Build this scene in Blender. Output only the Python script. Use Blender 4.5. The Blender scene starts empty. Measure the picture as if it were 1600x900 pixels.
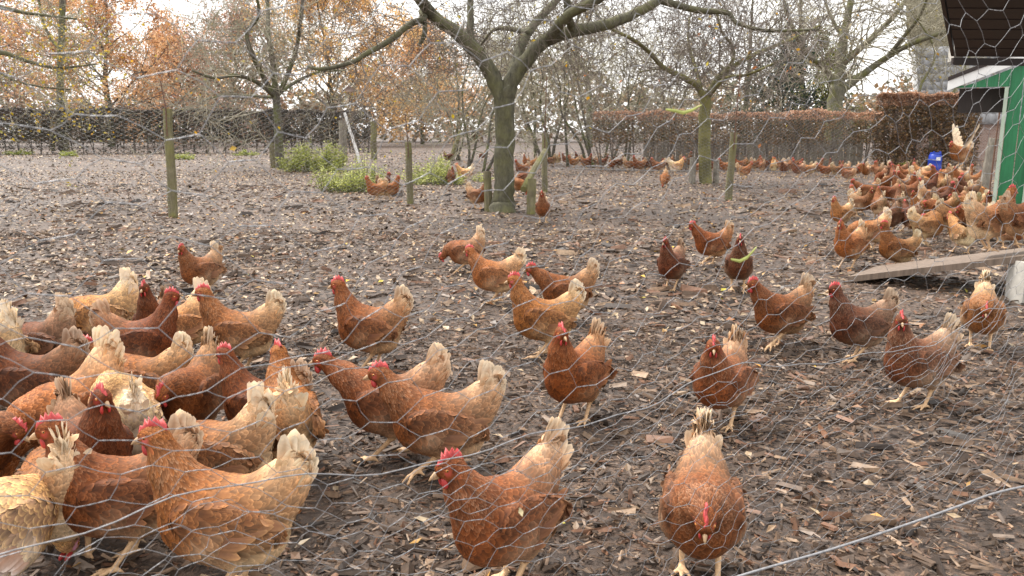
import bpy, math, random
import numpy as np
from mathutils import Vector, Matrix

# ------------------------------------------------------------------ camera, sky, sun, exposure
scene = bpy.context.scene
CAM_H = 1.17
F_PX = 1256.0                       # focal length in pixels of a 1600 px wide frame
PITCH = math.atan(245.0 / F_PX)     # looking slightly down on the run
cam_data = bpy.data.cameras.new("camera")
cam_data.sensor_width = 36.0
cam_data.lens = F_PX / 1600.0 * 36.0
cam_data.clip_start = 0.05
cam_data.clip_end = 2000.0
cam_data.dof.use_dof = True
cam_data.dof.focus_distance = 3.2
cam_data.dof.aperture_fstop = 12.0
cam = bpy.data.objects.new("camera", cam_data)
scene.collection.objects.link(cam)
cam.location = (0, 0, CAM_H)
cam.rotation_euler = (math.pi / 2 - PITCH, 0, 0)
scene.camera = cam

SUN_EL, SUN_AZ = math.radians(58), math.radians(-50)   # azimuth from +Y towards +X
world = bpy.data.worlds.new("World")
scene.world = world
world.use_nodes = True
wn = world.node_tree.nodes
wl = world.node_tree.links
wn.clear()
w_out = wn.new("ShaderNodeOutputWorld")
w_bg = wn.new("ShaderNodeBackground")
w_sky = wn.new("ShaderNodeTexSky")
w_sky.sky_type = 'NISHITA'
w_sky.sun_disc = False
w_sky.sun_elevation = SUN_EL
w_sky.sun_rotation = SUN_AZ
w_sky.dust_density = 6.0
w_sky.air_density = 1.0
w_mix = wn.new("ShaderNodeMix")
w_mix.data_type = 'RGBA'
w_mix.inputs[0].default_value = 0.86               # an even lid of white cloud over the sky
w_mix.inputs[7].default_value = (6.1, 6.0, 5.85, 1)
wl.new(w_sky.outputs[0], w_mix.inputs[6])
wl.new(w_mix.outputs[2], w_bg.inputs[0])
wl.new(w_bg.outputs[0], w_out.inputs[0])
w_bg.inputs[1].default_value = 0.1

sun_data = bpy.data.lights.new("sun", 'SUN')
sun_data.energy = 1.5
sun_data.angle = math.radians(18)
sun_data.color = (1.0, 0.96, 0.9)
sun = bpy.data.objects.new("sun", sun_data)
scene.collection.objects.link(sun)
sd = Vector((math.sin(SUN_AZ) * math.cos(SUN_EL), math.cos(SUN_AZ) * math.cos(SUN_EL), math.sin(SUN_EL)))
sun.rotation_euler = sd.to_track_quat('Z', 'Y').to_euler()
sun.location = (0, 0, 20)

scene.view_settings.view_transform = 'Standard'
scene.view_settings.look = 'None'
scene.view_settings.exposure = 1.74
scene.view_settings.gamma = 1.0
scene.view_settings.use_curve_mapping = False
scene.render.engine = 'CYCLES'
scene.cycles.use_denoising = True
scene.cycles.max_bounces = 6
scene.cycles.diffuse_bounces = 3
scene.cycles.glossy_bounces = 2
scene.cycles.transparent_max_bounces = 4

# ------------------------------------------------------------------ helpers
COL = scene.collection
PI = math.pi
rng = np.random.default_rng(11)
R = random.Random(5)

def ray(px, py):
    dx, dy = (px - 800) / F_PX, (450 - py) / F_PX
    c, s = math.cos(PITCH), math.sin(PITCH)
    return np.array([dx, c + dy * s, -s + dy * c])

def at(px, py, Y):
    """The point Y metres in front of the camera that shows at this place of the view."""
    d = ray(px, py)
    return np.array([0, 0, CAM_H]) + d * (Y / d[1])

def gp(px, py):
    """The point of the ground that shows at this place of the view."""
    d = ray(px, py)
    p = np.array([0, 0, CAM_H]) + d * (CAM_H / -d[2])
    p[2] = 0
    return p

def mesh_np(name, V, faces, mats, col=None, smooth=False, mat_idx=None, uv=None):
    """faces: list of (n, k) integer arrays; col: (nv, 4) point colours."""
    V = np.ascontiguousarray(V, dtype=np.float32)
    me = bpy.data.meshes.new(name)
    faces = [np.asarray(f, dtype=np.int32) for f in faces if len(f)]
    loops = np.concatenate([f.ravel() for f in faces])
    sizes = np.concatenate([np.full(len(f), f.shape[1], dtype=np.int32) for f in faces])
    starts = np.concatenate([[0], np.cumsum(sizes)[:-1]]).astype(np.int32)
    me.vertices.add(len(V)); me.vertices.foreach_set("co", V.ravel())
    me.loops.add(len(loops)); me.loops.foreach_set("vertex_index", loops)
    me.polygons.add(len(sizes)); me.polygons.foreach_set("loop_start", starts)
    me.polygons.foreach_set("loop_total", sizes)
    if mat_idx is not None:
        me.polygons.foreach_set("material_index", np.asarray(mat_idx, dtype=np.int32))
    me.update(calc_edges=True)
    me.polygons.foreach_set("use_smooth", np.full(len(sizes), bool(smooth)))
    if col is not None:
        a = me.color_attributes.new("Col", 'FLOAT_COLOR', 'POINT')
        a.data.foreach_set("color", np.ascontiguousarray(col, dtype=np.float32).ravel())
    for m in (mats if isinstance(mats, (list, tuple)) else [mats]):
        me.materials.append(m)
    return me

def obj(name, me, parent=None, loc=None, rot=None, scale=None):
    o = bpy.data.objects.new(name, me)
    COL.objects.link(o)
    if parent is not None: o.parent = parent
    if loc is not None: o.location = loc
    if rot is not None: o.rotation_euler = rot
    if scale is not None: o.scale = (scale,) * 3 if np.isscalar(scale) else scale
    return o

def thing(name, label, cat, loc=(0, 0, 0), rotz=0.0, group=None):
    o = obj(name, None, loc=loc, rot=(0, 0, rotz))
    o.empty_display_size = 0.1
    return tag(o, label, cat, group)

def tag(o, label=None, cat=None, group=None, kind=None):
    if label: o["label"] = label
    if cat: o["category"] = cat
    if group: o["group"] = group
    if kind: o["kind"] = kind
    return o

def norm(a):
    return a / np.maximum(np.linalg.norm(a, axis=-1, keepdims=True), 1e-9)

def frames(D):
    """two unit vectors square to each direction"""
    D = norm(D)
    up = np.where(np.abs(D[:, 2:3]) > 0.9, np.array([[1.0, 0, 0]]), np.array([[0, 0, 1.0]]))
    A = norm(np.cross(D, up)); B = np.cross(D, A)
    return A, B

def seg_tubes(P0, P1, R0, R1, sides=3):
    """many straight tapered sticks at once"""
    P0, P1 = np.asarray(P0, float), np.asarray(P1, float)
    R0, R1 = np.asarray(R0, float), np.asarray(R1, float)
    A, B = frames(P1 - P0)
    n = len(P0)
    ang = np.arange(sides) * 2 * PI / sides
    ring = A[:, None, :] * np.cos(ang)[None, :, None] + B[:, None, :] * np.sin(ang)[None, :, None]
    V = np.concatenate([P0[:, None] + ring * R0[:, None, None], P1[:, None] + ring * R1[:, None, None]], 1)
    i = np.arange(sides); j = (i + 1) % sides
    q = np.stack([i, j, j + sides, i + sides], 1)
    Fq = (np.arange(n) * 2 * sides)[:, None, None] + q[None]
    return V.reshape(-1, 3), Fq.reshape(-1, 4)

def sweep(P, Rr, sides=8, cap=True, wob=0.0, rnd=None):
    """one continuous tube along a polyline"""
    P = np.asarray(P, float); Rr = np.asarray(Rr, float)
    n = len(P)
    T = np.empty_like(P)
    T[1:-1] = P[2:] - P[:-2]; T[0] = P[1] - P[0]; T[-1] = P[-1] - P[-2]
    T = norm(T)
    a = np.cross(T[0], [0.3, 0.9, 0.1]); a /= np.linalg.norm(a)
    V = []
    ang = np.arange(sides) * 2 * PI / sides
    for k in range(n):
        a = a - T[k] * np.dot(a, T[k]); a /= np.linalg.norm(a)
        b = np.cross(T[k], a)
        r = np.full(sides, Rr[k])
        if wob and rnd is not None: r = r * (1 + rnd.uniform(-wob, wob, sides))
        V.append(P[k] + np.cos(ang)[:, None] * a * r[:, None] + np.sin(ang)[:, None] * b * r[:, None])
    V = np.concatenate(V)
    i = np.arange(sides); j = (i + 1) % sides
    q = np.stack([i, j, j + sides, i + sides], 1)
    Fq = (np.arange(n - 1) * sides)[:, None, None] + q[None]
    F = [Fq.reshape(-1, 4)]
    if cap:
        V = np.concatenate([V, P[:1], P[-1:]])
        c0, c1 = n * sides, n * sides + 1
        F.append(np.concatenate([np.stack([np.full(sides, c0), j, i], 1),
                                 np.stack([np.full(sides, c1), i + (n - 1) * sides, j + (n - 1) * sides], 1)]))
    return V, F

def merge(parts):
    """parts: list of (V, [faces...]) -> V, [quads, tris]"""
    Vs, Q, T, off = [], [], [], 0
    for V, Fs in parts:
        if not isinstance(Fs, list): Fs = [Fs]
        for f in Fs:
            f = np.asarray(f)
            if not len(f): continue
            (Q if f.shape[1] == 4 else T).append(f + off)
        Vs.append(V); off += len(V)
    out = []
    if Q: out.append(np.concatenate(Q))
    if T: out.append(np.concatenate(T))
    return np.concatenate(Vs), out

def box_vf(c, s, rot=None, taper=0.0):
    x, y, z = np.array(s, float) / 2
    V = np.array([[-x, -y, -z], [x, -y, -z], [x, y, -z], [-x, y, -z], [-x, -y, z], [x, -y, z], [x, y, z], [-x, y, z]])
    if taper: V[4:, :2] *= 1 - taper
    if rot is not None: V = V @ np.array(Matrix(rot) if not hasattr(rot, 'to_3x3') else rot.to_3x3()).T
    F = np.array([[0, 3, 2, 1], [4, 5, 6, 7], [0, 1, 5, 4], [1, 2, 6, 5], [2, 3, 7, 6], [3, 0, 4, 7]])
    return V + np.asarray(c, float), F

def bevel_box(name, s, mat, bev=0.006):
    """a box with softened edges, base at z = 0"""
    import bmesh
    bm = bmesh.new()
    bmesh.ops.create_cube(bm, size=1.0)
    for v in bm.verts:
        v.co.x *= s[0]; v.co.y *= s[1]; v.co.z = (v.co.z + 0.5) * s[2]
    bmesh.ops.bevel(bm, geom=bm.edges[:], offset=bev, segments=1, affect='EDGES')
    me = bpy.data.meshes.new(name); bm.to_mesh(me); bm.free()
    me.materials.append(mat)
    return me

# ------------------------------------------------------------------ materials
def new_mat(name):
    m = bpy.data.materials.new(name); m.use_nodes = True
    nt = m.node_tree; bs = nt.nodes["Principled BSDF"]
    return m, nt, bs

def N(nt, typ, **kw):
    n = nt.nodes.new(typ)
    for k, v in kw.items(): setattr(n, k, v)
    return n

def noise(nt, scale, detail=4, rough=0.6, coord='Object', vec=None, dist=0.0):
    n = N(nt, "ShaderNodeTexNoise")
    n.inputs["Scale"].default_value = scale; n.inputs["Detail"].default_value = detail
    n.inputs["Roughness"].default_value = rough; n.inputs["Distortion"].default_value = dist
    if vec is None:
        vec = N(nt, "ShaderNodeTexCoord").outputs[coord]
    nt.links.new(vec, n.inputs["Vector"])
    return n

def ramp(nt, src, stops):
    r = N(nt, "ShaderNodeValToRGB")
    e = r.color_ramp.elements
    while len(e) < len(stops): e.new(0.5)
    for el, (p, c) in zip(e, stops):
        el.position = p; el.color = (*c, 1) if len(c) == 3 else c
    nt.links.new(src, r.inputs[0])
    return r

def mixc(nt, fac, a, b, mode='MIX'):
    m = N(nt, "ShaderNodeMix", data_type='RGBA', blend_type=mode)
    for sock, v in ((0, fac), (6, a), (7, b)):
        if hasattr(v, 'is_linked') or hasattr(v, 'links'): nt.links.new(v, m.inputs[sock])
        else: m.inputs[sock].default_value = v if sock == 0 else ((*v, 1) if len(v) == 3 else v)
    return m.outputs[2]

def bump(nt, bs, src, strength=0.4, dist=0.01):
    b = N(nt, "ShaderNodeBump")
    b.inputs["Strength"].default_value = strength; b.inputs["Distance"].default_value = dist
    nt.links.new(src, b.inputs["Height"]); nt.links.new(b.outputs[0], bs.inputs["Normal"])

def simple_mat(name, c, rough=0.6, metal=0.0, var=0.25, scale=20.0, bmp=0.0, bdist=0.003, spec=0.5):
    """colour with uneven tone"""
    m, nt, bs = new_mat(name)
    n = noise(nt, scale, 5)
    lo = tuple(x * (1 - var) for x in c); hi = tuple(min(1, x * (1 + var)) for x in c)
    r = ramp(nt, n.outputs["Fac"], [(0.3, lo), (0.7, hi)])
    nt.links.new(r.outputs[0], bs.inputs["Base Color"])
    bs.inputs["Roughness"].default_value = rough; bs.inputs["Metallic"].default_value = metal
    bs.inputs["Specular IOR Level"].default_value = spec
    if bmp: bump(nt, bs, n.outputs["Fac"], bmp, bdist)
    return m

def col_mat(name, rough=0.7, var=0.3, scale=60.0, tint=False, spec=0.4, bmp=0.0, sheen=0.0, trans=0.0):
    """colour from the mesh's own point colours, uneven in tone"""
    m, nt, bs = new_mat(name)
    a = N(nt, "ShaderNodeVertexColor", layer_name="Col")
    n = noise(nt, scale, 4)
    v = ramp(nt, n.outputs["Fac"], [(0.25, (1 - var,) * 3), (0.75, (1 + var,) * 3)])
    c = mixc(nt, 1.0, a.outputs[0], v.outputs[0], 'MULTIPLY')
    if tint:
        oi = N(nt, "ShaderNodeObjectInfo")
        c = mixc(nt, 1.0, c, oi.outputs["Color"], 'MULTIPLY')
        c = mixc(nt, 1.0, c, (0.82, 0.70, 0.55), 'DARKEN')
        f = N(nt, "ShaderNodeMath", operation='MULTIPLY')
        nt.links.new(a.outputs[1], f.inputs[0]); nt.links.new(oi.outputs["Alpha"], f.inputs[1])
        pale = mixc(nt, 1.0, (0.82, 0.68, 0.5), v.outputs[0], 'MULTIPLY')
        c = mixc(nt, f.outputs[0], c, pale)
    nt.links.new(c, bs.inputs["Base Color"])
    bs.inputs["Roughness"].default_value = rough; bs.inputs["Specular IOR Level"].default_value = spec
    if sheen: bs.inputs["Sheen Weight"].default_value = sheen; bs.inputs["Sheen Roughness"].default_value = 0.5
    if bmp: bump(nt, bs, n.outputs["Fac"], bmp, 0.004)
    if trans:
        tl = N(nt, "ShaderNodeBsdfTranslucent"); mx = N(nt, "ShaderNodeMixShader")
        nt.links.new(c, tl.inputs["Color"]); mx.inputs[0].default_value = trans
        nt.links.new(bs.outputs[0], mx.inputs[1]); nt.links.new(tl.outputs[0], mx.inputs[2])
        nt.links.new(mx.outputs[0], nt.nodes["Material Output"].inputs[0])
    return m
# ------------------------------------------------------------------ ground
def ground_z(x, y):
    """gentle unevenness of the trodden soil"""
    x, y = np.asarray(x, float), np.asarray(y, float)
    z = 0.006 * np.sin(x * 2.3 + 0.7 * y) + 0.006 * np.sin(1.7 * y - x * 0.9 + 1.0) + 0.004 * np.sin(4.9 * x + 3.1 * y) + 0.003 * np.sin(7.3 * y - 6.1 * x)
    return z * np.exp(-np.maximum(y - 12, 0) / 10)

def ground_mat():
    m, nt, bs = new_mat("trodden_soil")
    tc = N(nt, "ShaderNodeTexCoord")
    big = noise(nt, 0.55, 5, 0.6, vec=tc.outputs["Object"])
    fine = noise(nt, 26, 8, 0.75, vec=tc.outputs["Object"], dist=0.6)
    vor = N(nt, "ShaderNodeTexVoronoi"); vor.inputs["Scale"].default_value = 34; vor.inputs["Randomness"].default_value = 1
    nt.links.new(tc.outputs["Object"], vor.inputs["Vector"])
    c1 = ramp(nt, fine.outputs["Fac"], [(0.30, (0.030, 0.021, 0.0155)), (0.52, (0.080, 0.057, 0.043)), (0.68, (0.15, 0.110, 0.085)), (0.8, (0.24, 0.185, 0.145))])
    c2 = ramp(nt, vor.outputs["Color"], [(0.2, (0.55, 0.52, 0.5)), (0.6, (1.0, 0.96, 0.92)), (0.95, (1.9, 1.65, 1.4))])
    c = mixc(nt, 0.75, c1.outputs[0], c2.outputs[0], 'MULTIPLY')
    c3 = ramp(nt, big.outputs["Fac"], [(0.35, (0.75, 0.75, 0.78)), (0.65, (1.3, 1.22, 1.15))])
    c = mixc(nt, 1.0, c, c3.outputs[0], 'MULTIPLY')
    nt.links.new(c, bs.inputs["Base Color"])
    bs.inputs["Roughness"].default_value = 0.62
    bump(nt, bs, fine.outputs["Fac"], 0.9, 0.02)
    return m

M_SOIL = ground_mat()
def make_ground():
    ys = np.concatenate([np.linspace(-30, 0.5, 6), np.linspace(0.8, 9, 80), np.linspace(9.3, 60, 50), np.array([80, 120, 200, 400, 700, 1200])])
    xs = np.concatenate([np.array([-900, -400, -150, -70, -40]), np.linspace(-28, -6, 24), np.linspace(-5.8, 5.8, 90), np.linspace(6, 28, 24), np.array([40, 70, 150, 400, 900])])
    X, Y = np.meshgrid(xs, ys)
    V = np.stack([X, Y, ground_z(X, Y)], -1).reshape(-1, 3)
    ny, nx = X.shape
    i = (np.arange(ny - 1)[:, None] * nx + np.arange(nx - 1)[None]).ravel()
    g = obj("ground", mesh_np("ground", V, [np.stack([i, i + 1, i + nx + 1, i + nx], 1)], M_SOIL, smooth=True))
    return tag(g, kind="structure")
GROUND = make_ground()

M_CHIP = col_mat("wood_chip", rough=0.55, var=0.35, scale=45, spec=0.4, bmp=0.5)
M_LEAF = col_mat("dead_leaf", rough=0.5, var=0.25, scale=30, spec=0.45)

def rand_rot(n, tilt):
    a = rng.uniform(0, 2 * PI, n); tx = rng.normal(0, tilt, n); ty = rng.normal(0, tilt, n)
    X = np.stack([np.cos(a), np.sin(a), tx], 1); X = norm(X)
    Z = np.stack([-tx * np.cos(a) + ty * np.sin(a), -tx * np.sin(a) - ty * np.cos(a), np.ones(n)], 1)
    Z = norm(Z - X * (X * Z).sum(1, keepdims=True))
    return X, np.cross(Z, X), Z

CHIP_COL = np.array([(0.030, 0.022, 0.018), (0.055, 0.039, 0.029), (0.095, 0.066, 0.047), (0.16, 0.114, 0.082), (0.22, 0.163, 0.118), (0.14, 0.078, 0.050), (0.19, 0.16, 0.14), (0.30, 0.235, 0.175)]) * np.array([1.0, 0.90, 0.79])
CHIP_P = np.array([0.15, 0.22, 0.24, 0.15, 0.055, 0.13, 0.045, 0.01])
LEAF_COL = np.array([(0.20, 0.13, 0.075), (0.30, 0.215, 0.13), (0.34, 0.25, 0.15), (0.13, 0.075, 0.045), (0.36, 0.20, 0.05), (0.24, 0.105, 0.04), (0.38, 0.30, 0.20), (0.17, 0.14, 0.12)])
LEAF_P = np.array([0.22, 0.20, 0.12, 0.20, 0.045, 0.09, 0.03, 0.10])

def chips(P, L, W, T, tilt=0.16):
    n = len(P)
    X, Y, Z = rand_rot(n, tilt)
    V = np.zeros((n, 8, 3))
    cs = [(-1, -1, -1), (1, -1, -1), (1, 1, -1), (-1, 1, -1), (-1, -1, 1), (1, -1, 1), (1, 1, 1), (-1, 1, 1)]
    for k, (a, b, c) in enumerate(cs):
        ja, jb, jc = rng.uniform(0.55, 1.1, n), rng.uniform(0.45, 1.15, n), rng.uniform(0.5, 1.1, n)
        V[:, k] = P + X * (a * ja * L / 2)[:, None] + Y * (b * jb * W / 2)[:, None] + Z * ((c * jc) * T / 2)[:, None]
    f = np.array([[0, 3, 2, 1], [4, 5, 6, 7], [0, 1, 5, 4], [1, 2, 6, 5], [2, 3, 7, 6], [3, 0, 4, 7]])
    F = (np.arange(n) * 8)[:, None, None] + f[None]
    C = CHIP_COL[rng.choice(len(CHIP_COL), n, p=CHIP_P)] * rng.uniform(0.75, 1.3, (n, 1))
    C = np.repeat(np.concatenate([C, np.ones((n, 1))], 1)[:, None], 8, 1)
    return V.reshape(-1, 3), F.reshape(-1, 4), C.reshape(-1, 4)

def slivers(P, L, W, T, tilt=0.16):
    """slender split chips with a ridge along the top"""
    n = len(P)
    X, Y, Z = rand_rot(n, tilt)
    V = np.zeros((n, 6, 3))
    for k, (a, b, c) in enumerate([(-1, -1, 0), (1, -1, 0), (1, 1, 0), (-1, 1, 0), (-0.85, 0, 1), (0.85, 0, 1)]):
        V[:, k] = P + X * (a * rng.uniform(0.7, 1.1, n) * L / 2)[:, None] + Y * ((b * rng.uniform(0.4, 1.2, n) + (c * rng.uniform(-0.7, 0.7, n))) * W / 2)[:, None] + Z * (c * T)[:, None]
    q = np.array([[0, 1, 5, 4], [2, 3, 4, 5], [1, 2, 5, 5], [3, 0, 4, 4]])
    F4 = ((np.arange(n) * 6)[:, None, None] + q[None, :2]).reshape(-1, 4)
    F3 = ((np.arange(n) * 6)[:, None, None] + np.array([[1, 2, 5], [3, 0, 4]])[None]).reshape(-1, 3)
    C = CHIP_COL[rng.choice(len(CHIP_COL), n, p=CHIP_P)] * rng.uniform(0.7, 1.4, (n, 1))
    C = np.repeat(np.concatenate([C, np.ones((n, 1))], 1)[:, None], 6, 1)
    return V.reshape(-1, 3), F4, F3, C.reshape(-1, 4)

def leaves(P, L, W, cols, probs, tilt=0.3, curl=0.3, X=None, Y=None, Z=None):
    """small curled leaf blades, two halves folded along the rib"""
    n = len(P)
    if X is None: X, Y, Z = rand_rot(n, tilt)
    cu = rng.uniform(-curl, curl, n); fo = rng.uniform(0.05, 0.45, n)
    V = np.zeros((n, 6, 3))
    for k, (t, s_) in enumerate([(-0.5, 0), (0.02, -0.5), (0.02, 0.5), (0.5, 0), (0.05, 0), (0.3, 0.0)]):
        if k == 5: continue
        z = cu * L * (0.25 - t * t) + (fo * W * abs(s_))
        V[:, k] = P + X * (t * L)[:, None] + Y * (s_ * W)[:, None] + Z * z[:, None]
    V = V[:, :5]
    f = np.array([[0, 1, 4], [1, 3, 4], [0, 4, 2], [4, 3, 2]])
    F = (np.arange(n) * 5)[:, None, None] + f[None]
    C = np.asarray(cols)[rng.choice(len(cols), n, p=np.asarray(probs) / np.sum(probs))] * rng.uniform(0.75, 1.25, (n, 1))
    C = np.repeat(np.concatenate([C, np.ones((n, 1))], 1)[:, None], 5, 1)
    return V.reshape(-1, 3), F.reshape(-1, 3), C.reshape(-1, 4)

def wedge(n, y0, y1, margin=0.35, bias=1.0):
    """points spread evenly over the ground in view between two distances"""
    u = rng.random(n) ** bias
    y = np.sqrt(y0 ** 2 + u * (y1 ** 2 - y0 ** 2))
    x = rng.uniform(-1, 1, n) * (0.66 * y + margin)
    return x, y

def patch(x, y):
    """where the litter lies thick or thin"""
    v = np.sin(x * 1.9 + 1.3 * np.sin(y * 1.1)) + np.sin(y * 2.7 + x * 0.8 + 2) + 0.7 * np.sin(x * 5.1 - y * 3.3) + 0.5 * np.sin(x * 9.0 + y * 7.0)
    return 1 / (1 + np.exp(-1.6 * v))

def litter():
    # chips and bark near by
    VV, QQ, TT, CC, off = [], [], [], [], 0
    def add(v, f, c):
        nonlocal off
        (QQ if f.shape[1] == 4 else TT).append(f + off); VV.append(v); CC.append(c); off += len(v)
    for n, y0, y1, sc in ((9000, 1.3, 5.0, 1.0),):
        x, y = wedge(n, y0, y1)
        L = np.clip(rng.lognormal(math.log(0.020), 0.45, n), 0.008, 0.06) * sc
        W = L * rng.uniform(0.12, 0.36, n) ; T = W * rng.uniform(0.25, 0.7, n)
        z = ground_z(x, y) + rng.uniform(0.0, 0.014, n)
        add(*chips(np.stack([x, y, z], 1), L, W, T))
    for n, y0, y1, sc in ((62000, 1.3, 4.8, 0.95), (36000, 4.8, 9.5, 1.5), (12000, 9.5, 18, 2.4)):
        x, y = wedge(int(n * 1.25), y0, y1)
        k_ = rng.random(len(x)) < 0.45 + 0.75 * patch(x, y); x, y = x[k_], y[k_]; n = len(x)
        L = np.clip(rng.lognormal(math.log(0.022), 0.65, n), 0.006, 0.12) * sc * (0.75 + 0.5 * patch(x + 3, y))
        W = L * rng.uniform(0.07, 0.32, n) ; T = W * rng.uniform(0.25, 0.8, n)
        z = ground_z(x, y) + rng.uniform(-0.001, 0.012, n)
        v, f4, f3, c = slivers(np.stack([x, y, z], 1), L, W, T)
        QQ.append(f4 + off); TT.append(f3 + off); VV.append(v); CC.append(c); off += len(v)
    o = obj("mulch", mesh_np("mulch", np.concatenate(VV), [np.concatenate(QQ), np.concatenate(TT)], M_CHIP, np.concatenate(CC)), GROUND)
    tag(o, kind="stuff")
    VV, QQ, TT, CC, off = [], [], [], [], 0
    for n, y0, y1, sc in ((450, 1.4, 4.6, 0.8), (12000, 4.6, 11, 0.9), (26000, 11, 24, 1.25), (14000, 24, 46, 2.0)):
        x, y = wedge(n, y0, y1)
        left = rng.random(n) < np.clip(1.05 - (x / (0.66 * y) + 0.4) * 0.5, 0.35, 1)
        x, y = x[left], y[left]; n = len(x)
        L = rng.uniform(0.028, 0.075, n) * sc; W = L * rng.uniform(0.35, 0.7, n)
        z = ground_z(x, y) + rng.uniform(0.006, 0.02, n)
        add(*leaves(np.stack([x, y, z], 1), L, W, LEAF_COL, LEAF_P, 0.35, 0.5))
    o = obj("leaf_litter", mesh_np("leaf_litter", np.concatenate(VV), [np.concatenate(TT)], M_LEAF, np.concatenate(CC)), GROUND)
    tag(o, kind="stuff")
    # the larger chips, leaves and twigs nearest the netting, one by one
    protos = []
    for k in range(14):
        L = rng.uniform(0.035, 0.085, 1); W = L * rng.uniform(0.12, 0.32, 1)
        v, f, c = chips(np.zeros((1, 3)), L, W, W * 0.45, 0.04)
        c[:, :3] = CHIP_COL[[1, 2, 2, 3, 5, 1, 2][k % 7]] * rng.uniform(0.8, 1.15)
        protos.append(mesh_np("wood_chip", v, [f], M_CHIP, c))
    x, y = wedge(300, 1.7, 5.2)
    for k in range(300):
        o = obj("wood_chip", protos[k % 14], GROUND, (x[k], y[k], float(ground_z(x[k], y[k])) + 0.014), (rng.normal(0, 0.12), rng.normal(0, 0.12), rng.uniform(0, 6.3)), rng.uniform(0.7, 1.25))
    tp = []
    for k in range(8):
        n = 6; L = rng.uniform(0.14, 0.34)
        t = np.linspace(-0.5, 0.5, n)
        P = np.stack([t * L, 0.05 * L * np.sin(t * 5 + k) + rng.normal(0, 0.004, n), 0.012 * (1 - 3 * t * t) + rng.normal(0, 0.003, n)], 1)
        v, f = sweep(P, np.linspace(0.0055, 0.0026, n) * rng.uniform(0.7, 1.4), 6)
        c = CHIP_COL[rng.choice([1, 2, 2, 5])]
        tp.append(mesh_np("twig", v, f, M_CHIP, np.tile([*c, 1], (len(v), 1)), smooth=True))
    x, y = wedge(90, 2.3, 7.5)
    for k in range(90):
        obj("twig", tp[k % 8], GROUND, (x[k], y[k], float(ground_z(x[k], y[k])) + 0.012), (0, 0, rng.normal(0.1, 0.8) + (PI if k % 2 else 0)), rng.uniform(0.6, 1.3))
    lp = []
    for k in range(10):
        cc = [(0.55, 0.33, 0.03), (0.42, 0.36, 0.06), (0.45, 0.23, 0.06), (0.22, 0.14, 0.075), (0.20, 0.11, 0.06)][k % 5]
        v, f, c = leaves(np.zeros((1, 3)), np.array([0.07]), np.array([0.045]), [cc], [1], 0.15, 0.5)
        lp.append(mesh_np("fallen_leaf", v, [f], M_LEAF, c))
    x, y = wedge(120, 2.2, 9)
    for k in range(120):
        obj("fallen_leaf", lp[rng.integers(10)], GROUND, (x[k], y[k], float(ground_z(x[k], y[k])) + 0.02), (rng.normal(0, 0.2), rng.normal(0, 0.2), rng.uniform(0, 6.3)), rng.uniform(0.6, 1.15) * (1 if y[k] > 4 else 0.75))
litter()

# ------------------------------------------------------------------ trees
def bark_mat(name, c_dark, c_mid, moss, amount, scale=9.0):
    m, nt, bs = new_mat(name)
    tc = N(nt, "ShaderNodeTexCoord")
    mp = N(nt, "ShaderNodeMapping"); mp.inputs["Scale"].default_value = (1, 1, 0.35)
    nt.links.new(tc.outputs["Object"], mp.inputs[0])
    n1 = noise(nt, scale * 2.2, 8, 0.7, vec=mp.outputs[0], dist=0.4)
    n2 = noise(nt, scale * 0.35, 5, 0.65, vec=tc.outputs["Object"])
    c = ramp(nt, n1.outputs["Fac"], [(0.3, c_dark), (0.6, c_mid), (0.8, tuple(min(1, x * 1.7) for x in c_mid))])
    f = ramp(nt, n2.outputs["Fac"], [(0.62 - amount * 0.4, (0, 0, 0)), (0.75 - amount * 0.3, (1, 1, 1))])
    c = mixc(nt, f.outputs[0], c.outputs[0], mixc(nt, n1.outputs["Fac"], tuple(x * 0.5 for x in moss), tuple(x * 1.4 for x in moss)))
    nt.links.new(c, bs.inputs["Base Color"])
    bs.inputs["Roughness"].default_value = 0.8; bs.inputs["Specular IOR Level"].default_value = 0.25
    bump(nt, bs, n1.outputs["Fac"], 0.8, 0.025)
    return m
M_BARK = bark_mat("mossy_bark", (0.042, 0.040, 0.027), (0.12, 0.112, 0.076), (0.130, 0.125, 0.060), 0.42)
M_BARK_PALE = bark_mat("pale_bark", (0.085, 0.080, 0.060), (0.20, 0.19, 0.14), (0.17, 0.17, 0.06), 0.4)
M_BARK_GREY = bark_mat("grey_bark", (0.06, 0.052, 0.043), (0.13, 0.115, 0.092), (0.13, 0.14, 0.05), 0.4)
M_TWIG = simple_mat("twig_bark", (0.15, 0.125, 0.105), 0.8, var=0.35, scale=3, spec=0.2)
M_TWIG_PALE = simple_mat("lichen_twig", (0.30, 0.275, 0.205), 0.85, var=0.35, scale=2, spec=0.2)
M_FOL = col_mat("foliage", rough=0.55, var=0.3, scale=1.2, spec=0.3, trans=0.35)

def smooth_path(P, sub=4):
    """a rounder polyline through the same points"""
    P = np.asarray(P, float); n = len(P)
    if n < 3: return P
    out = []
    for i in range(n - 1):
        p0, p1, p2, p3 = P[max(i - 1, 0)], P[i], P[i + 1], P[min(i + 2, n - 1)]
        for t in np.arange(sub) / sub:
            out.append(0.5 * ((2 * p1) + (-p0 + p2) * t + (2 * p0 - 5 * p1 + 4 * p2 - p3) * t * t + (-p0 + 3 * p1 - 3 * p2 + p3) * t ** 3))
    out.append(P[-1])
    return np.array(out)

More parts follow.
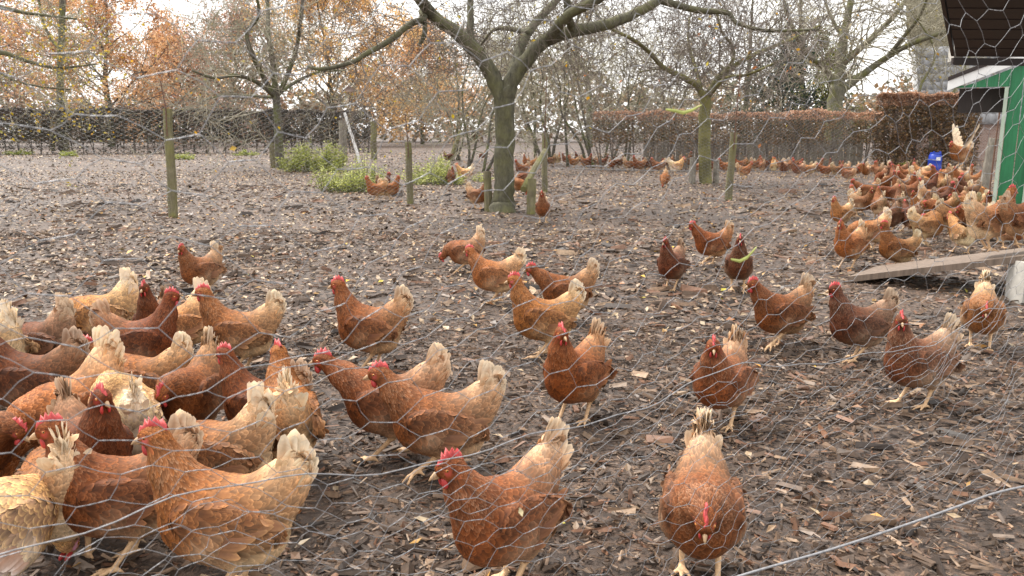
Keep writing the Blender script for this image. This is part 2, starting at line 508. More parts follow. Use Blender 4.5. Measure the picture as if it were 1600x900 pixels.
class Tree:
    """limbs as swept tubes, twigs as many small tapered sticks, leaves at twig ends"""
    def __init__(s, seed):
        s.r = np.random.default_rng(seed); s.limbs = []; s.seg = []; s.tips = []
    def limb(s, P, r0, r1, sub=4, jit=0.35):
        P = smooth_path(P, sub); n = len(P)
        rr = r0 + (r1 - r0) * np.linspace(0, 1, n) ** 0.9
        P = P + s.r.normal(0, 1, P.shape) * rr[:, None] * jit * 0.16
        s.limbs.append((P, rr)); return P, rr
    def grow(s, p, d, ln, r, depth, up=0.15, wig=0.35, nseg=5, kids=(3, 5), shrink=(0.4, 0.65), spread=0.9, droop=0.0):
        rr = s.r
        step = ln / nseg
        pts = [np.array(p, float)]; dirs = []
        d = norm(np.array(d, float))
        for k in range(nseg):
            d = norm(d + rr.normal(0, wig, 3) * 0.5 + np.array([0, 0, up - droop * k / nseg]) * 0.35)
            q = pts[-1] + d * step
            ra = r * (1 - 0.75 * k / nseg); rb = r * (1 - 0.75 * (k + 1) / nseg)
            s.seg.append((pts[-1], q, ra, rb)); pts.append(q); dirs.append(d)
        s.tips.append((pts[-1], d, depth)); 
        if depth <= 0:
            s.tips.append((pts[nseg // 2], d, depth)); return
        for _ in range(rr.integers(kids[0], kids[1] + 1)):
            k = rr.integers(1, nseg + 1); f = pts[k]
            dd = dirs[k - 1]
            side = norm(np.cross(dd, rr.normal(0, 1, 3)))
            nd = norm(dd * (1 - spread * 0.45) + side * spread * rr.uniform(0.5, 1.1))
            s.grow(f, nd, ln * rr.uniform(*shrink), max(r * 0.55, 0.0016), depth - 1, up, wig, (2 if depth == 1 else max(3, nseg - 1)), kids, shrink, spread, droop)
    def sprout(s, P, rr, n, ln, depth, start=0.2, rad=0.35, **kw):
        for _ in range(n):
            k = int(s.r.integers(int(len(P) * start), len(P)))
            d = P[min(k + 1, len(P) - 1)] - P[max(k - 1, 0)]
            d = norm(d); side = norm(np.cross(d, s.r.normal(0, 1, 3)))
            nd = norm(d * 0.45 + side)
            s.grow(P[k] + side * rr[k] * 0.5, nd, ln * s.r.uniform(0.55, 1.2), max(rr[k] * rad, 0.004) if rad else 0.006, depth, **kw)
    def build(s, name, label, base, bark, twig, leaf=None, group=None, sides=9, minr=0.0):
        t = thing(name, label, "tree", base, 0, group)
        b = np.array(base, float)
        V, F = merge([sweep(P - b, rr, sides if rr[0] > 0.05 else 6, True, 0.045, s.r) for P, rr in s.limbs])
        obj("trunk", mesh_np("trunk", V, F, bark, smooth=True), t)
        parts = []
        if s.seg:
            A = np.array([x[0] for x in s.seg]) - b; B = np.array([x[1] for x in s.seg]) - b
            V, F = seg_tubes(A, B, np.maximum([x[2] for x in s.seg], minr), np.maximum([x[3] for x in s.seg], minr * 0.7), 3)
            tag(obj("crown", mesh_np("crown", V, [F], twig), t), kind="stuff")
        if leaf:
            cols, probs, cnt, size, sp = leaf
            T = np.array([x[0] for x in s.tips]) - b
            n = int(cnt)
            k = s.r.integers(0, len(T), n)
            P = T[k] + s.r.normal(0, sp, (n, 3))
            X, Y, Z = rand_rot(n, 0.9)
            L = s.r.uniform(0.6, 1.3, n) * size
            v, f, c = leaves(P, L, L * s.r.uniform(0.5, 0.8, n), cols, probs, 0, 0.4, X, Y, Z)
            tag(obj("foliage", mesh_np("foliage", v, [f], M_FOL, c), t), kind="stuff")
        return t

def pxs(pts, Y0, dy=None):
    """a limb drawn from places in view, each with its own distance"""
    out = []
    for i, p in enumerate(pts):
        y = Y0 + (p[2] if len(p) > 2 else 0)
        out.append(at(p[0], p[1], y))
    return np.array(out)

YELLOW = ([(0.50, 0.36, 0.03), (0.42, 0.34, 0.06), (0.55, 0.30, 0.03), (0.30, 0.28, 0.06)], [4, 3, 2, 2])

def main_tree():
    Y = gp(786, 332)[1]
    T = Tree(21)
    b = gp(786, 333)
    T.limb([b + (0, 0, -0.15), *pxs([(786, 322), (787, 290), (788, 240), (789, 200), (788, 165), (790, 140)], Y)], 0.235, 0.175, 5)
    P, r = T.limbs[0]; r[:] = np.interp(np.linspace(0, 1, len(r)), [0, 0.15, 0.3, 0.8, 1.0], [0.24, 0.185, 0.150, 0.142, 0.160])
    Lm = T.limb(pxs([(788, 165), (775, 128), (755, 95), (735, 70), (705, 45), (676, 24), (650, -12, -0.4), (622, -70, -0.8)], Y), 0.128, 0.07)
    Rm = T.limb(pxs([(789, 155), (803, 120), (822, 94), (848, 66), (862, 60), (892, 50), (941, 40, 0.2), (982, 26, 0.4), (1032, -2, 0.6), (1075, -40, 0.9)], Y), 0.122, 0.062)
    L2 = T.limb(pxs([(660, 18), (661, 30, -0.2), (640, 38, -0.4), (608, 64, -0.6), (572, 84, -0.8), (548, 98, -0.9), (504, 108, -1.0), (480, 104, -1.0)], Y), 0.055, 0.02)
    St = T.limb(pxs([(661, 22), (664, 45, -0.2), (661, 60, -0.2), (654, 72, -0.2)], Y), 0.045, 0.028)
    L3 = T.limb(pxs([(736, 68), (735, 40, 0.1), (735, 10, 0.2), (733, -40, 0.3)], Y), 0.058, 0.040)
    R2 = T.limb(pxs([(855, 64), (872, 42, -0.3), (890, 22, -0.5), (935, -2, -0.8), (985, -40, -1.0)], Y), 0.085, 0.055)
    R3 = T.limb(pxs([(896, 50), (888, 28, -0.2), (886, 5, -0.3), (884, -30, -0.4)], Y), 0.062, 0.045)
    B1 = T.limb(pxs([(794, 150, 0.1), (806, 100, 0.5), (818, 62, 0.8), (842, 30, 1.2), (880, -10, 1.7)], Y), 0.10, 0.055)
    B2 = T.limb(pxs([(1032, 0, 0.6), (1088, 16, 0.6), (1136, 20, 0.5), (1152, 36, 0.4), (1200, 48, 0.2), (1280, 46, 0.0)], Y), 0.055, 0.016)
    B3 = T.limb(pxs([(826, 52, 0.8), (790, 44, 1.2), (770, 48, 1.5), (752, 70, 1.8)], Y), 0.045, 0.018)
    for (Pp, rr), n, ln in ((Lm, 34, 1.2), (Rm, 36, 1.2), (L2, 50, 1.0), (L3, 14, 1.0), (R2, 26, 1.2), (R3, 16, 1.0), (B1, 30, 1.3), (B2, 46, 1.0), (B3, 16, 0.9)):
        T.sprout(Pp, rr, n, ln, 2, 0.15, rad=0.0, up=0.1, wig=0.5, kids=(2, 4), droop=0.4)
    T.build("apple_tree", "mossy forked apple tree with thick trunk in the middle of the run", b, M_BARK, M_TWIG, (*YELLOW, 160, 0.06, 0.05), minr=0.0036, sides=12)

def left_tree():
    b = gp(438, 264); Y = b[1]
    T = Tree(22)
    T.limb([b + (0, 0, -0.1), *pxs([(438, 255), (436, 220), (434, 180), (431, 150)], Y)], 0.16, 0.12)
    Ls = [T.limb(pxs(p, Y), a, c) for p, a, c in (
        ([(431, 155), (428, 110), (420, 60), (418, 10, 1), (416, -50, 1)], 0.105, 0.055),
        ([(432, 152), (448, 120), (462, 80), (470, 30, -1), (476, -40, -1)], 0.085, 0.045),
        ([(429, 150), (410, 118), (392, 80, -1), (386, 50, -1), (404, 25, -1.5), (400, -10, -2)], 0.09, 0.04),
        ([(433, 148), (462, 128, 1), (500, 112, 1.5), (540, 110, 2)], 0.07, 0.03),
        ([(428, 150), (400, 128, -1), (370, 118, -2), (335, 122, -2.5), (300, 110, -3)], 0.07, 0.03),
        ([(430, 152), (395, 150, 1), (350, 148, 1.5), (310, 160, 2)], 0.06, 0.025))]
    for Pp, rr in Ls: T.sprout(Pp, rr, 24, 2.2, 2, 0.15, rad=0.22, up=0.1, wig=0.45, kids=(3, 4))
    T.build("apple_tree", "slender mossy apple tree before the dark clipped hedge", b, M_BARK_GREY, M_TWIG_PALE, (*YELLOW, 110, 0.12, 0.1), minr=0.008)

def right_tree():
    b = gp(1102, 287); Y = b[1]
    T = Tree(23)
    T.limb([b + (0, 0, -0.1), *pxs([(1102, 275), (1101, 230), (1101, 190), (1102, 160), (1103, 143)], Y)], 0.15, 0.125)
    Ls = [T.limb(pxs(p, Y), a, c) for p, a, c in (
        ([(1102, 158), (1090, 135), (1062, 118), (1035, 104), (1015, 82, -0.5), (990, 62, -1), (955, 45, -1.2), (930, 20, -1.5)], 0.080, 0.022),
        ([(1104, 155), (1118, 128), (1135, 112), (1165, 92), (1195, 78, 0.5), (1235, 62, 1), (1280, 40, 1.2)], 0.080, 0.025),
        ([(1132, 114), (1146, 92), (1143, 70), (1128, 50, -0.6), (1120, 20, -0.9)], 0.055, 0.02),
        ([(1094, 140), (1072, 122, 0.8), (1040, 108, 1.2), (1000, 112, 1.8)], 0.05, 0.02),
        ([(1107, 150), (1135, 122, -0.8), (1170, 116, -1.4), (1215, 96, -2)], 0.05, 0.02),
        ([(1095, 135), (1085, 100, 1), (1075, 60, 1.5), (1080, 15, 2)], 0.05, 0.018))]
    for Pp, rr in Ls: T.sprout(Pp, rr, 26, 1.6, 2, 0.15, rad=0.25, up=0.25, wig=0.45, kids=(3, 4))
    T.build("apple_tree", "wide spreading apple tree with yellow-green mossy trunk before the beech hedge", b,
            bark_mat("yellow_moss_bark", (0.06, 0.055, 0.03), (0.13, 0.12, 0.06), (0.19, 0.175, 0.065), 0.6), M_TWIG, ([(0.45, 0.17, 0.06), (0.4, 0.25, 0.05)], [2, 1], 60, 0.10, 0.08), minr=0.006)

def big_pale_tree():
    Y = 31.0
    b = at(1303, 240, Y); b[2] = 0
    T = Tree(24)
    T.limb([b, *pxs([(1303, 200), (1305, 165), (1309, 135)], Y)], 0.36, 0.27)
    Ls = [T.limb(pxs(p, Y), a, c) for p, a, c in (
        ([(1309, 140), (1314, 100), (1318, 60), (1326, 20), (1338, -40)], 0.24, 0.10),
        ([(1310, 145), (1340, 122), (1378, 95), (1420, 70, -1), (1470, 52, -2), (1530, 30, -3)], 0.17, 0.05),
        ([(1315, 100), (1345, 75), (1378, 45, 1), (1405, 15, 1), (1430, -30, 1)], 0.15, 0.06),
        ([(1308, 135), (1290, 108), (1262, 85, -1), (1240, 50, -2), (1225, 0, -2)], 0.13, 0.05),
        ([(1320, 62), (1300, 30, 1), (1285, -10, 2)], 0.09, 0.04),
        ([(1385, 90), (1410, 60, -1), (1440, 20, -2), (1455, -30, -3)], 0.08, 0.04))]
    for Pp, rr in Ls: T.sprout(Pp, rr, 17, 2.4, 2, 0.12, rad=0.28, up=0.1, wig=0.5, kids=(3, 5))
    T.build("old_tree", "big pale bare tree with forked limbs rising behind the beech hedge", b, M_BARK_PALE, M_TWIG_PALE, (*YELLOW, 200, 0.13, 0.2), minr=0.010)

def edge_tree():
    """stands just outside the frame on the left; one limb reaches in"""
    Y = 13.0
    b = at(-190, 320, Y); b[2] = 0
    T = Tree(25)
    T.limb([b, *pxs([(-190, 250), (-185, 150), (-170, 60)], Y)], 0.2, 0.13)
    Ls = [T.limb(pxs(p, Y), a, c) for p, a, c in (
        ([(-180, 140), (-110, 90), (-40, 78), (10, 84), (45, 96), (90, 106), (150, 100, 0.5)], 0.07, 0.012),
        ([(-175, 100), (-100, 30), (-20, 10), (40, 20), (120, 30)], 0.06, 0.014),
        ([(-185, 150), (-90, 130), (-20, 110), (20, 125), (60, 135), (110, 140)], 0.035, 0.008))]
    for Pp, rr in Ls: T.sprout(Pp, rr, 26, 0.9, 2, 0.45, rad=0.0, up=-0.02, wig=0.5, kids=(2, 4), droop=0.6)
    T.build("pear_tree", "yellow-leaved tree reaching its drooping branches in from the left edge", b, M_BARK, M_TWIG_PALE, (*YELLOW, 900, 0.058, 0.05), minr=0.003)

def hedge_tree():
    b = gp(97, 237); Y = b[1]
    T = Tree(26)
    Pp = T.limb([b, *pxs([(97, 220), (95, 170), (94, 120), (96, 60), (98, 0), (100, -60)], Y)], 0.24, 0.16)
    Q = T.limb(pxs([(96, 80), (80, 60), (66, 30), (58, -20)], Y), 0.11, 0.06)
    for (p, r_), n in ((Pp, 26), (Q, 14)): T.sprout(p, r_, n, 2.4, 2, 0.3, rad=0.2, up=0.25, wig=0.4, kids=(2, 4))
    T.build("young_tree", "straight thin tree standing before the left end of the dark hedge", b, M_BARK_GREY, M_TWIG_PALE, (*YELLOW, 500, 0.16, 0.3), minr=0.012)

def crown_tree(name, label, px, Y, top, half, cols, probs, n, size, seed, bark=M_BARK_GREY, twig=M_TWIG, stems=1, start=0.18, group=None, dens=26, kids=(3, 5), depth=3, tw=0.013):
    """a whole tree behind the run: px its place, top its height in m, half its crown's half width in m"""
    T = Tree(seed); r = T.r
    b = at(px, 230, Y); b[2] = 0
    for k in range(stems):
        lean = r.uniform(-0.35, 0.35, 2) * (stems > 1)
        tp = b + np.array([lean[0] * top, lean[1] * top * 0.6, top * r.uniform(0.8, 0.95)])
        off = np.array([r.uniform(-0.5, 0.5), r.uniform(-0.4, 0.4), 0]) * (stems > 1)
        P = [b + off + (tp - b) * t + np.array([r.normal(0, 0.05), r.normal(0, 0.05), 0]) * top * t for t in (0, 0.2, 0.45, 0.7, 1.0)]
        rad = top * (0.024 if stems == 1 else 0.013)
        P, rr = T.limb(P, rad, rad * 0.2)
        m = max(3, dens // stems)
        for i in range(m):
            t = start + (1 - start) * (i + r.random()) / m
            k_ = min(int(t * (len(P) - 1)), len(P) - 1)
            a = r.uniform(0, 2 * PI)
            el = 0.25 + 0.9 * t
            d = np.array([math.cos(a) * math.cos(el), math.sin(a) * math.cos(el), math.sin(el)])
            ln = half * (0.45 + 0.75 * math.sin(min(1, (1.05 - t) * 1.15) * PI * 0.55)) * r.uniform(0.75, 1.1)
            T.grow(P[k_], d, ln, max(rr[k_] * 0.45, 0.02), depth, up=0.12, wig=0.4, nseg=5, kids=kids, shrink=(0.38, 0.6), spread=0.85)
    return T.build(name, label, b, bark, twig, (cols, probs, n, size, size * 1.2) if n else None, group, sides=7, minr=tw)

ORANGE = [(0.74, 0.45, 0.23), (0.66, 0.37, 0.17), (0.78, 0.53, 0.31), (0.52, 0.28, 0.14)]
RUSSET = [(0.52, 0.31, 0.22), (0.45, 0.25, 0.18), (0.60, 0.37, 0.25)]
OLIVE = [(0.22, 0.20, 0.08), (0.30, 0.25, 0.09), (0.16, 0.15, 0.07)]

def background_trees():
    g = "autumn trees beyond the hedges"
    crown_tree("beech_tree", "round orange-leaved tree beyond the hedge, nearest the left edge", 175, 62, 12.5, 5.6, ORANGE, [4, 3, 2, 1], 24000, 0.21, 31, group=g)
    crown_tree("beech_tree", "russet half-bare tree beyond the dark hedge beside the sky gap", 372, 68, 10.0, 5.2, RUSSET, [3, 3, 1], 9000, 0.20, 32, group=g, dens=34, tw=0.016)
    crown_tree("beech_tree", "golden orange tree behind the slender apple tree", 520, 66, 12.0, 6.0, [(0.76, 0.50, 0.22), (0.70, 0.42, 0.16), (0.78, 0.55, 0.28)], [3, 3, 2], 24000, 0.21, 33, group=g)
    crown_tree("beech_tree", "pale brown tree at the far left edge, beyond the hedge", -20, 66, 14.0, 5.5, RUSSET + ORANGE, [2, 2, 2, 1, 1, 1, 1], 14000, 0.22, 34, group=g)
    crown_tree("beech_tree", "low orange bushy tree left of the forked trunk, far behind", 660, 74, 8.5, 5.0, ORANGE, [3, 3, 2, 2], 14000, 0.22, 35, group=g)
    crown_tree("beech_tree", "short russet tree showing low between the two orange trees", 290, 76, 8.0, 5.0, ORANGE + RUSSET, [2, 2, 1, 1, 1, 1, 1], 16000, 0.22, 36, group=g)
    g = "bare shrubs in the middle of the orchard"
    spots = [(700, 33, 4.6, 2.6, 41, "grey bare shrub left of the forked trunk, before the orange trees"),
             (745, 24, 3.9, 2.0, 42, "bare shrub standing close behind the forked apple tree"),
             (848, 30, 5.4, 3.0, 43, "tall tangled bare shrub just right of the forked trunk"),
             (905, 27, 4.4, 2.6, 44, "olive bare shrub above the brown hens in the middle"),
             (962, 29, 4.2, 2.6, 45, "bare shrub whose thick stem leans right by the beech hedge's end"),
             (1030, 36, 4.6, 2.8, 46, "bare shrub showing over the near end of the beech hedge")]
    for px, Y, top, half, sd_, lab in spots:
        crown_tree("bare_shrub", lab, px, Y, top, half, OLIVE, [2, 2, 2], 700, 0.075, sd_, M_BARK_GREY, M_TWIG_PALE, stems=4, start=0.22, group=g, dens=34, kids=(3, 4), tw=0.0065)
    g = "trees behind the right hand hedge"
    crown_tree("ivy_tree", "dark evergreen tree behind the hedge, left of the big pale tree", 1222, 40, 5.6, 1.9, [(0.025, 0.045, 0.028), (0.04, 0.06, 0.03), (0.03, 0.05, 0.045)], [3, 2, 2], 7500, 0.14, 51, group=g, start=0.1, dens=30, depth=2)
    crown_tree("ivy_tree", "yellow-green ivy covered tree just left of the big pale tree", 1285, 42, 6.2, 1.7, [(0.16, 0.17, 0.03), (0.22, 0.21, 0.05), (0.11, 0.13, 0.03)], [3, 2, 2], 5500, 0.13, 52, group=g, start=0.1, dens=26, depth=2)
    crown_tree("bare_tree", "tall bare tree far behind the wide apple tree", 1160, 58, 12.0, 6.0, OLIVE, [1, 1, 1], 200, 0.13, 53, M_BARK_GREY, M_TWIG_PALE, group=g, dens=12, tw=0.009)
    crown_tree("bare_tree", "tall bare tree far beyond the middle shrubs", 920, 60, 13.0, 6.5, OLIVE, [1, 1, 1], 200, 0.13, 54, M_BARK_GREY, M_TWIG_PALE, group=g, dens=12, tw=0.009)
    crown_tree("bare_tree", "bare twiggy tree with pale lichen standing before the tiled house", 1462, 29, 7.0, 2.6, OLIVE, [1, 1, 1], 300, 0.09, 55, M_BARK_PALE, M_TWIG_PALE, group=g, dens=14, stems=2, start=0.3, tw=0.008)
    crown_tree("bare_tree", "bare grey tree above the hedge, between wide apple tree and evergreen", 1245, 52, 11.5, 4.5, OLIVE, [1, 1, 1], 400, 0.13, 56, M_BARK_GREY, M_TWIG_PALE, group=g, dens=12, tw=0.009)
    # a far belt of woodland that closes the view
    rr = np.random.default_rng(77)
    n = 26000
    x = rr.uniform(-75, 75, n); y = rr.uniform(84, 98, n)
    hgt = 5.2 + 1.6 * np.sin(x * 0.31) + 1.1 * np.sin(x * 0.83 + 2) + 0.6 * np.sin(x * 2.1) + 3.0 * np.exp(-((x - 0) / 16) ** 2)
    z = rr.random(n) ** 0.8 * np.maximum(hgt, 1.5)
    X, Y, Z = rand_rot(n, 0.9)
    L = rr.uniform(0.35, 0.95, n)
    v, f, c = leaves(np.stack([x, y, z], 1), L, L * 0.7, [(0.20, 0.16, 0.12), (0.28, 0.20, 0.13), (0.16, 0.16, 0.10), (0.33, 0.2, 0.1)], [3, 2, 2, 2], 0, 0.4, X, Y, Z)
    tag(obj("far_woodland", mesh_np("far_woodland", v, [f], M_FOL, c)), "low belt of brown woodland along the horizon", "woodland", None, "stuff")

main_tree(); left_tree(); right_tree(); big_pale_tree(); edge_tree(); hedge_tree(); background_trees()

# ------------------------------------------------------------------ hedges and bushes
def hedge(name, label, A, B, h, th, n, size, cols, probs, twig, seed, skirt=0.45, stemgap=0.5, topcols=None, dens_low=0.3):
    """clipped hedge from A to B on the ground: stems, twigs and small leaves in a box"""
    rr = np.random.default_rng(seed)
    A, B = np.array(A[:2], float), np.array(B[:2], float)
    ln = np.linalg.norm(B - A); d = (B - A) / ln; nn = np.array([-d[1], d[0]])
    root = thing(name, label, "hedge", (A[0], A[1], 0))
    # stems
    m = int(ln / stemgap)
    st = []
    for k in range(m):
        u = (k + rr.uniform(0.2, 0.8)) * stemgap
        p = d * u + nn * rr.normal(0, th * 0.12)
        for _ in range(2):
            q = p + d * rr.normal(0, 0.18) + nn * rr.normal(0, 0.12)
            st.append((np.array([*p, 0]), np.array([*((p + q) / 2 + rr.normal(0, 0.04, 2)), h * 0.4]), 0.028, 0.02))
            st.append((st[-1][1], np.array([*q, h * rr.uniform(0.75, 0.97)]), 0.02, 0.006))
    V, F = seg_tubes(*[np.array(z) for z in zip(*st)], 5)
    tag(obj("stem", mesh_np("stem", V, [F], twig), root), kind="stuff")
    # twigs
    k = n // 5
    u = rr.uniform(0, ln, k); w = (rr.random(k) - 0.5) * th; z = skirt * 0.5 + rr.random(k) ** 0.8 * (h - skirt * 0.5)
    P = np.stack([d[0] * u + nn[0] * w, d[1] * u + nn[1] * w, z], 1)
    D = rr.normal(0, 1, (k, 3)); D[:, 2] = np.abs(D[:, 2]) * 0.9; D = norm(D) * rr.uniform(0.1, 0.3, (k, 1))
    Q = P + D; Q[:, 2] = np.minimum(Q[:, 2], h + 0.03)
    V, F = seg_tubes(P, Q, np.full(k, 0.006), np.full(k, 0.003), 3)
    tag(obj("twigs", mesh_np("twigs", V, [F], twig), root), kind="stuff")
    u = rr.uniform(0, ln, n); w = (rr.random(n) - 0.5); w = np.sign(w) * np.abs(w * 2) ** 0.45 / 2 * th
    z = rr.random(n); low = z * h < skirt; keep = ~low | (rr.random(n) < dens_low)
    z = np.where(rr.random(n) < 0.16, 1 - rr.random(n) * 0.05, z) * h
    z = z * (1 + 0.025 * np.sin(u * 1.3 + seed) + 0.02 * np.sin(u * 3.1) + 0.012 * np.sin(u * 7.7)) + np.where(rr.random(n) < 0.02, rr.random(n) * 0.16, 0)
    gap = np.sin(u * 2.1 + 2.3 * z + seed) + np.sin(u * 5.3 - 3.1 * z) + 0.8 * np.sin(11 * u + 7 * z); keep &= ~((gap < -0.9) & (rr.random(n) < 0.75) & (z < h * 0.82))
    w = w * (1 + 0.1 * np.sin(u * 2.3) + 0.06 * np.sin(5 * z + u))
    P = np.stack([d[0] * u + nn[0] * w, d[1] * u + nn[1] * w, z], 1)[keep]
    n2 = len(P); X, Y, Z = rand_rot(n2, 0.8)
    L = rr.uniform(0.6, 1.3, n2) * size
    v, f, c = leaves(P, L, L * 0.62, cols, probs, 0, 0.4, X, Y, Z)
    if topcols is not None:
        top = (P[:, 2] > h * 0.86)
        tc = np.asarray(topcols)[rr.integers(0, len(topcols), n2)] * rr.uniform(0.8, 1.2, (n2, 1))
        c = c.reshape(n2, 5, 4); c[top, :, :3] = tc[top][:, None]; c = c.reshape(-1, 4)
    tag(obj("foliage", mesh_np("hedge_foliage", v, [f], M_FOL, c), root), kind="stuff")
    return root

DARKH = [(0.068, 0.062, 0.050), (0.092, 0.080, 0.064), (0.060, 0.068, 0.044), (0.125, 0.10, 0.080)]
COPPER = [(0.20, 0.13, 0.075), (0.28, 0.17, 0.09), (0.12, 0.10, 0.06), (0.34, 0.22, 0.10)]
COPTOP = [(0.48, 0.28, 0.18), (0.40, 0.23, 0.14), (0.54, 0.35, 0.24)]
def hedges():
    a, b = gp(-260, 243), gp(580, 238)
    hedge("clipped_hedge", "long dark grey clipped hedge across the left background", a, b, 2.28, 1.0, 60000, 0.125, DARKH, [3, 3, 2, 2], M_TWIG, 61, skirt=0.75, dens_low=0.3, topcols=[(0.10, 0.075, 0.065), (0.12, 0.10, 0.09), (0.06, 0.06, 0.045)])
    a, b = gp(925, 266), gp(1368, 266)
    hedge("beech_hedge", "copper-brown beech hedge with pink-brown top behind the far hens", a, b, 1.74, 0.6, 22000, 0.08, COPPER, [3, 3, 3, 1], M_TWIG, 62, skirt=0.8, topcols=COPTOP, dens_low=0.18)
    a, b = gp(1366, 265), gp(1520, 270)
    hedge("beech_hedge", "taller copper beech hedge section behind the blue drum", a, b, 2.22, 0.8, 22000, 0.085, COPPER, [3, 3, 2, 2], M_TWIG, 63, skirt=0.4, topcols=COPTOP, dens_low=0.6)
hedges()

GREENS = [(0.42, 0.45, 0.11), (0.50, 0.51, 0.17), (0.30, 0.35, 0.08), (0.56, 0.57, 0.27)]
def bush(px, py, w, h, n, size, label, seed, cols=GREENS, name="nettle_bush"):
    rr = np.random.default_rng(seed)
    b = gp(px, py)
    t = thing(name, label, "bush", b, 0, "green weeds on the run" if name != "nettle_bush" else "green bushes in the run")
    m = max(14, n // 22)
    a = rr.uniform(0, 2 * PI, m); q = np.sqrt(rr.random(m))
    base = np.stack([np.cos(a) * q * w * 0.5, np.sin(a) * q * w * 0.32, np.zeros(m)], 1)
    lump = 0.62 + 0.38 * np.sin(base[:, 0] * 9 / w + seed) * np.cos(base[:, 1] * 7 / w + seed)
    top = base * 1.15 + np.stack([rr.normal(0, 0.10, m), rr.normal(0, 0.08, m), h * lump * rr.uniform(0.45, 1.25, m) * (1 - 0.45 * q * q)], 1)
    V, F = seg_tubes(base, top, np.full(m, 0.006), np.full(m, 0.003), 4)
    obj_ = obj("stem", mesh_np("stem", V, [F], simple_mat("green_stem", (0.16, 0.17, 0.06), 0.7)), t); tag(obj_, kind="stuff")
    k = rr.integers(0, m, n); u = 0.2 + 0.8 * rr.random(n) ** 0.7
    P = base[k] + (top - base)[k] * u[:, None] + rr.normal(0, 0.03 + 0.012 * w, (n, 3)) * np.array([1, 1, 0.7]); P[:, 2] = np.maximum(P[:, 2], 0.01)
    X, Y, Z = rand_rot(n, 0.5)
    L = rr.uniform(0.6, 1.3, n) * size
    v, f, c = leaves(P, L, L * 0.5, cols, [3, 3, 2, 1], 0, 0.4, X, Y, Z)
    tag(obj("foliage", mesh_np("bush_foliage", v, [f], M_FOL, c), t), kind="stuff")

bush(492, 268, 1.7, 1.15, 4600, 0.085, "spreading green bush left of the leaning white pole", 71)
bush(552, 299, 1.25, 0.85, 3600, 0.055, "low bright green bush just behind the trio of hens", 72)
bush(676, 288, 1.25, 0.75, 3600, 0.055, "low green bush right of the middle fence post", 73)
bush(750, 284, 0.30, 0.30, 260, 0.055, "small green clump against the left of the forked trunk", 74)
for k, (px, py, w, h, lab) in enumerate([(288, 249, 0.9, 0.35, "yellow-green weed clump right of the left fence post"), (105, 244, 0.8, 0.3, "small weed clump before the thin tree by the hedge"),
        (30, 242, 1.2, 0.35, "weed clump at the far left under the hedge"), (385, 243, 0.9, 0.35, "weed clump at the hedge foot, left of the slender apple tree"), (1412, 262, 0.8, 0.35, "grassy clump at the hedge foot, left of the blue drum")]):
    bush(px, py, w, h, 1100, 0.07, lab, 80 + k, name="weed_clump", cols=[(0.34, 0.38, 0.08), (0.40, 0.42, 0.10), (0.22, 0.28, 0.07), (0.45, 0.46, 0.16)])
# ------------------------------------------------------------------ wire netting
def hexnet(nc, nr, cw, rh, tw):
    """rows of six-sided meshes: twisted level edges and slanting single wires, in net coordinates"""
    T, D = [], []
    for c in range(nc):
        for r in range(nr):
            u, v = c * cw, r * rh + (c % 2) * rh / 2
            T.append(((u - tw / 2, v), (u + tw / 2, v)))
            if c + 1 < nc:
                for r2 in ((r, r - 1) if c % 2 == 0 else (r, r + 1)):
                    if 0 <= r2 < nr:
                        D.append(((u + tw / 2, v), ((c + 1) * cw - tw / 2, r2 * rh + ((c + 1) % 2) * rh / 2)))
    return np.array(T), np.array(D)

M_WIRE = simple_mat("galvanised_wire", (0.26, 0.26, 0.27), 0.5, metal=0.45, var=0.3, scale=120, spec=0.5)
M_WIRE_OLD = simple_mat("weathered_wire", (0.20, 0.20, 0.20), 0.6, metal=0.3, var=0.3, scale=10)

def net_mesh(name, T, D, warp, r, near):
    """warp: net coordinates (n, 2) -> points (n, 3)"""
    rr = np.random.default_rng(5)
    parts = []
    def edge(E, steps, bow):
        t = np.linspace(0, 1, steps + 1)
        P = np.stack([warp(E[:, 0] * (1 - k) + E[:, 1] * k) for k in t], 1)      # (n, steps+1, 3)
        b = rr.normal(0, bow, (len(E), 1, 3)) * np.sin(t * PI)[None, :, None]
        return P + b
    if near:
        P = edge(D, 2, 0.0012)
        for k in range(2): parts.append(seg_tubes(P[:, k], P[:, k + 1], np.full(len(P), r), np.full(len(P), r), 4))
        S = 7
        P = edge(T, S, 0.0)
        ax = norm(P[:, -1] - P[:, 0]); A, B = frames(ax)
        for ph in (0, PI):
            t = np.arange(S + 1) / S
            a = t * 2 * PI * 1.5 + ph
            env = np.sin(np.clip(t * 6, 0, PI / 2)) * np.sin(np.clip((1 - t) * 6, 0, PI / 2))
            Q = P + (A[:, None] * np.cos(a)[None, :, None] + B[:, None] * np.sin(a)[None, :, None]) * (r * 1.05 * env)[None, :, None]
            for k in range(S): parts.append(seg_tubes(Q[:, k], Q[:, k + 1], np.full(len(P), r), np.full(len(P), r), 4))
    else:
        for E, q in ((D, 1.0), (T, 1.7)):
            parts.append(seg_tubes(warp(E[:, 0]), warp(E[:, 1]), np.full(len(E), r * q), np.full(len(E), r * q), 3))
    V, F = merge(parts)
    return mesh_np(name, V, F, M_WIRE if near else M_WIRE_OLD, smooth=near)

def sstep(a, b, x):
    t = np.clip((x - a) / (b - a), 0, 1); return t * t * (3 - 2 * t)

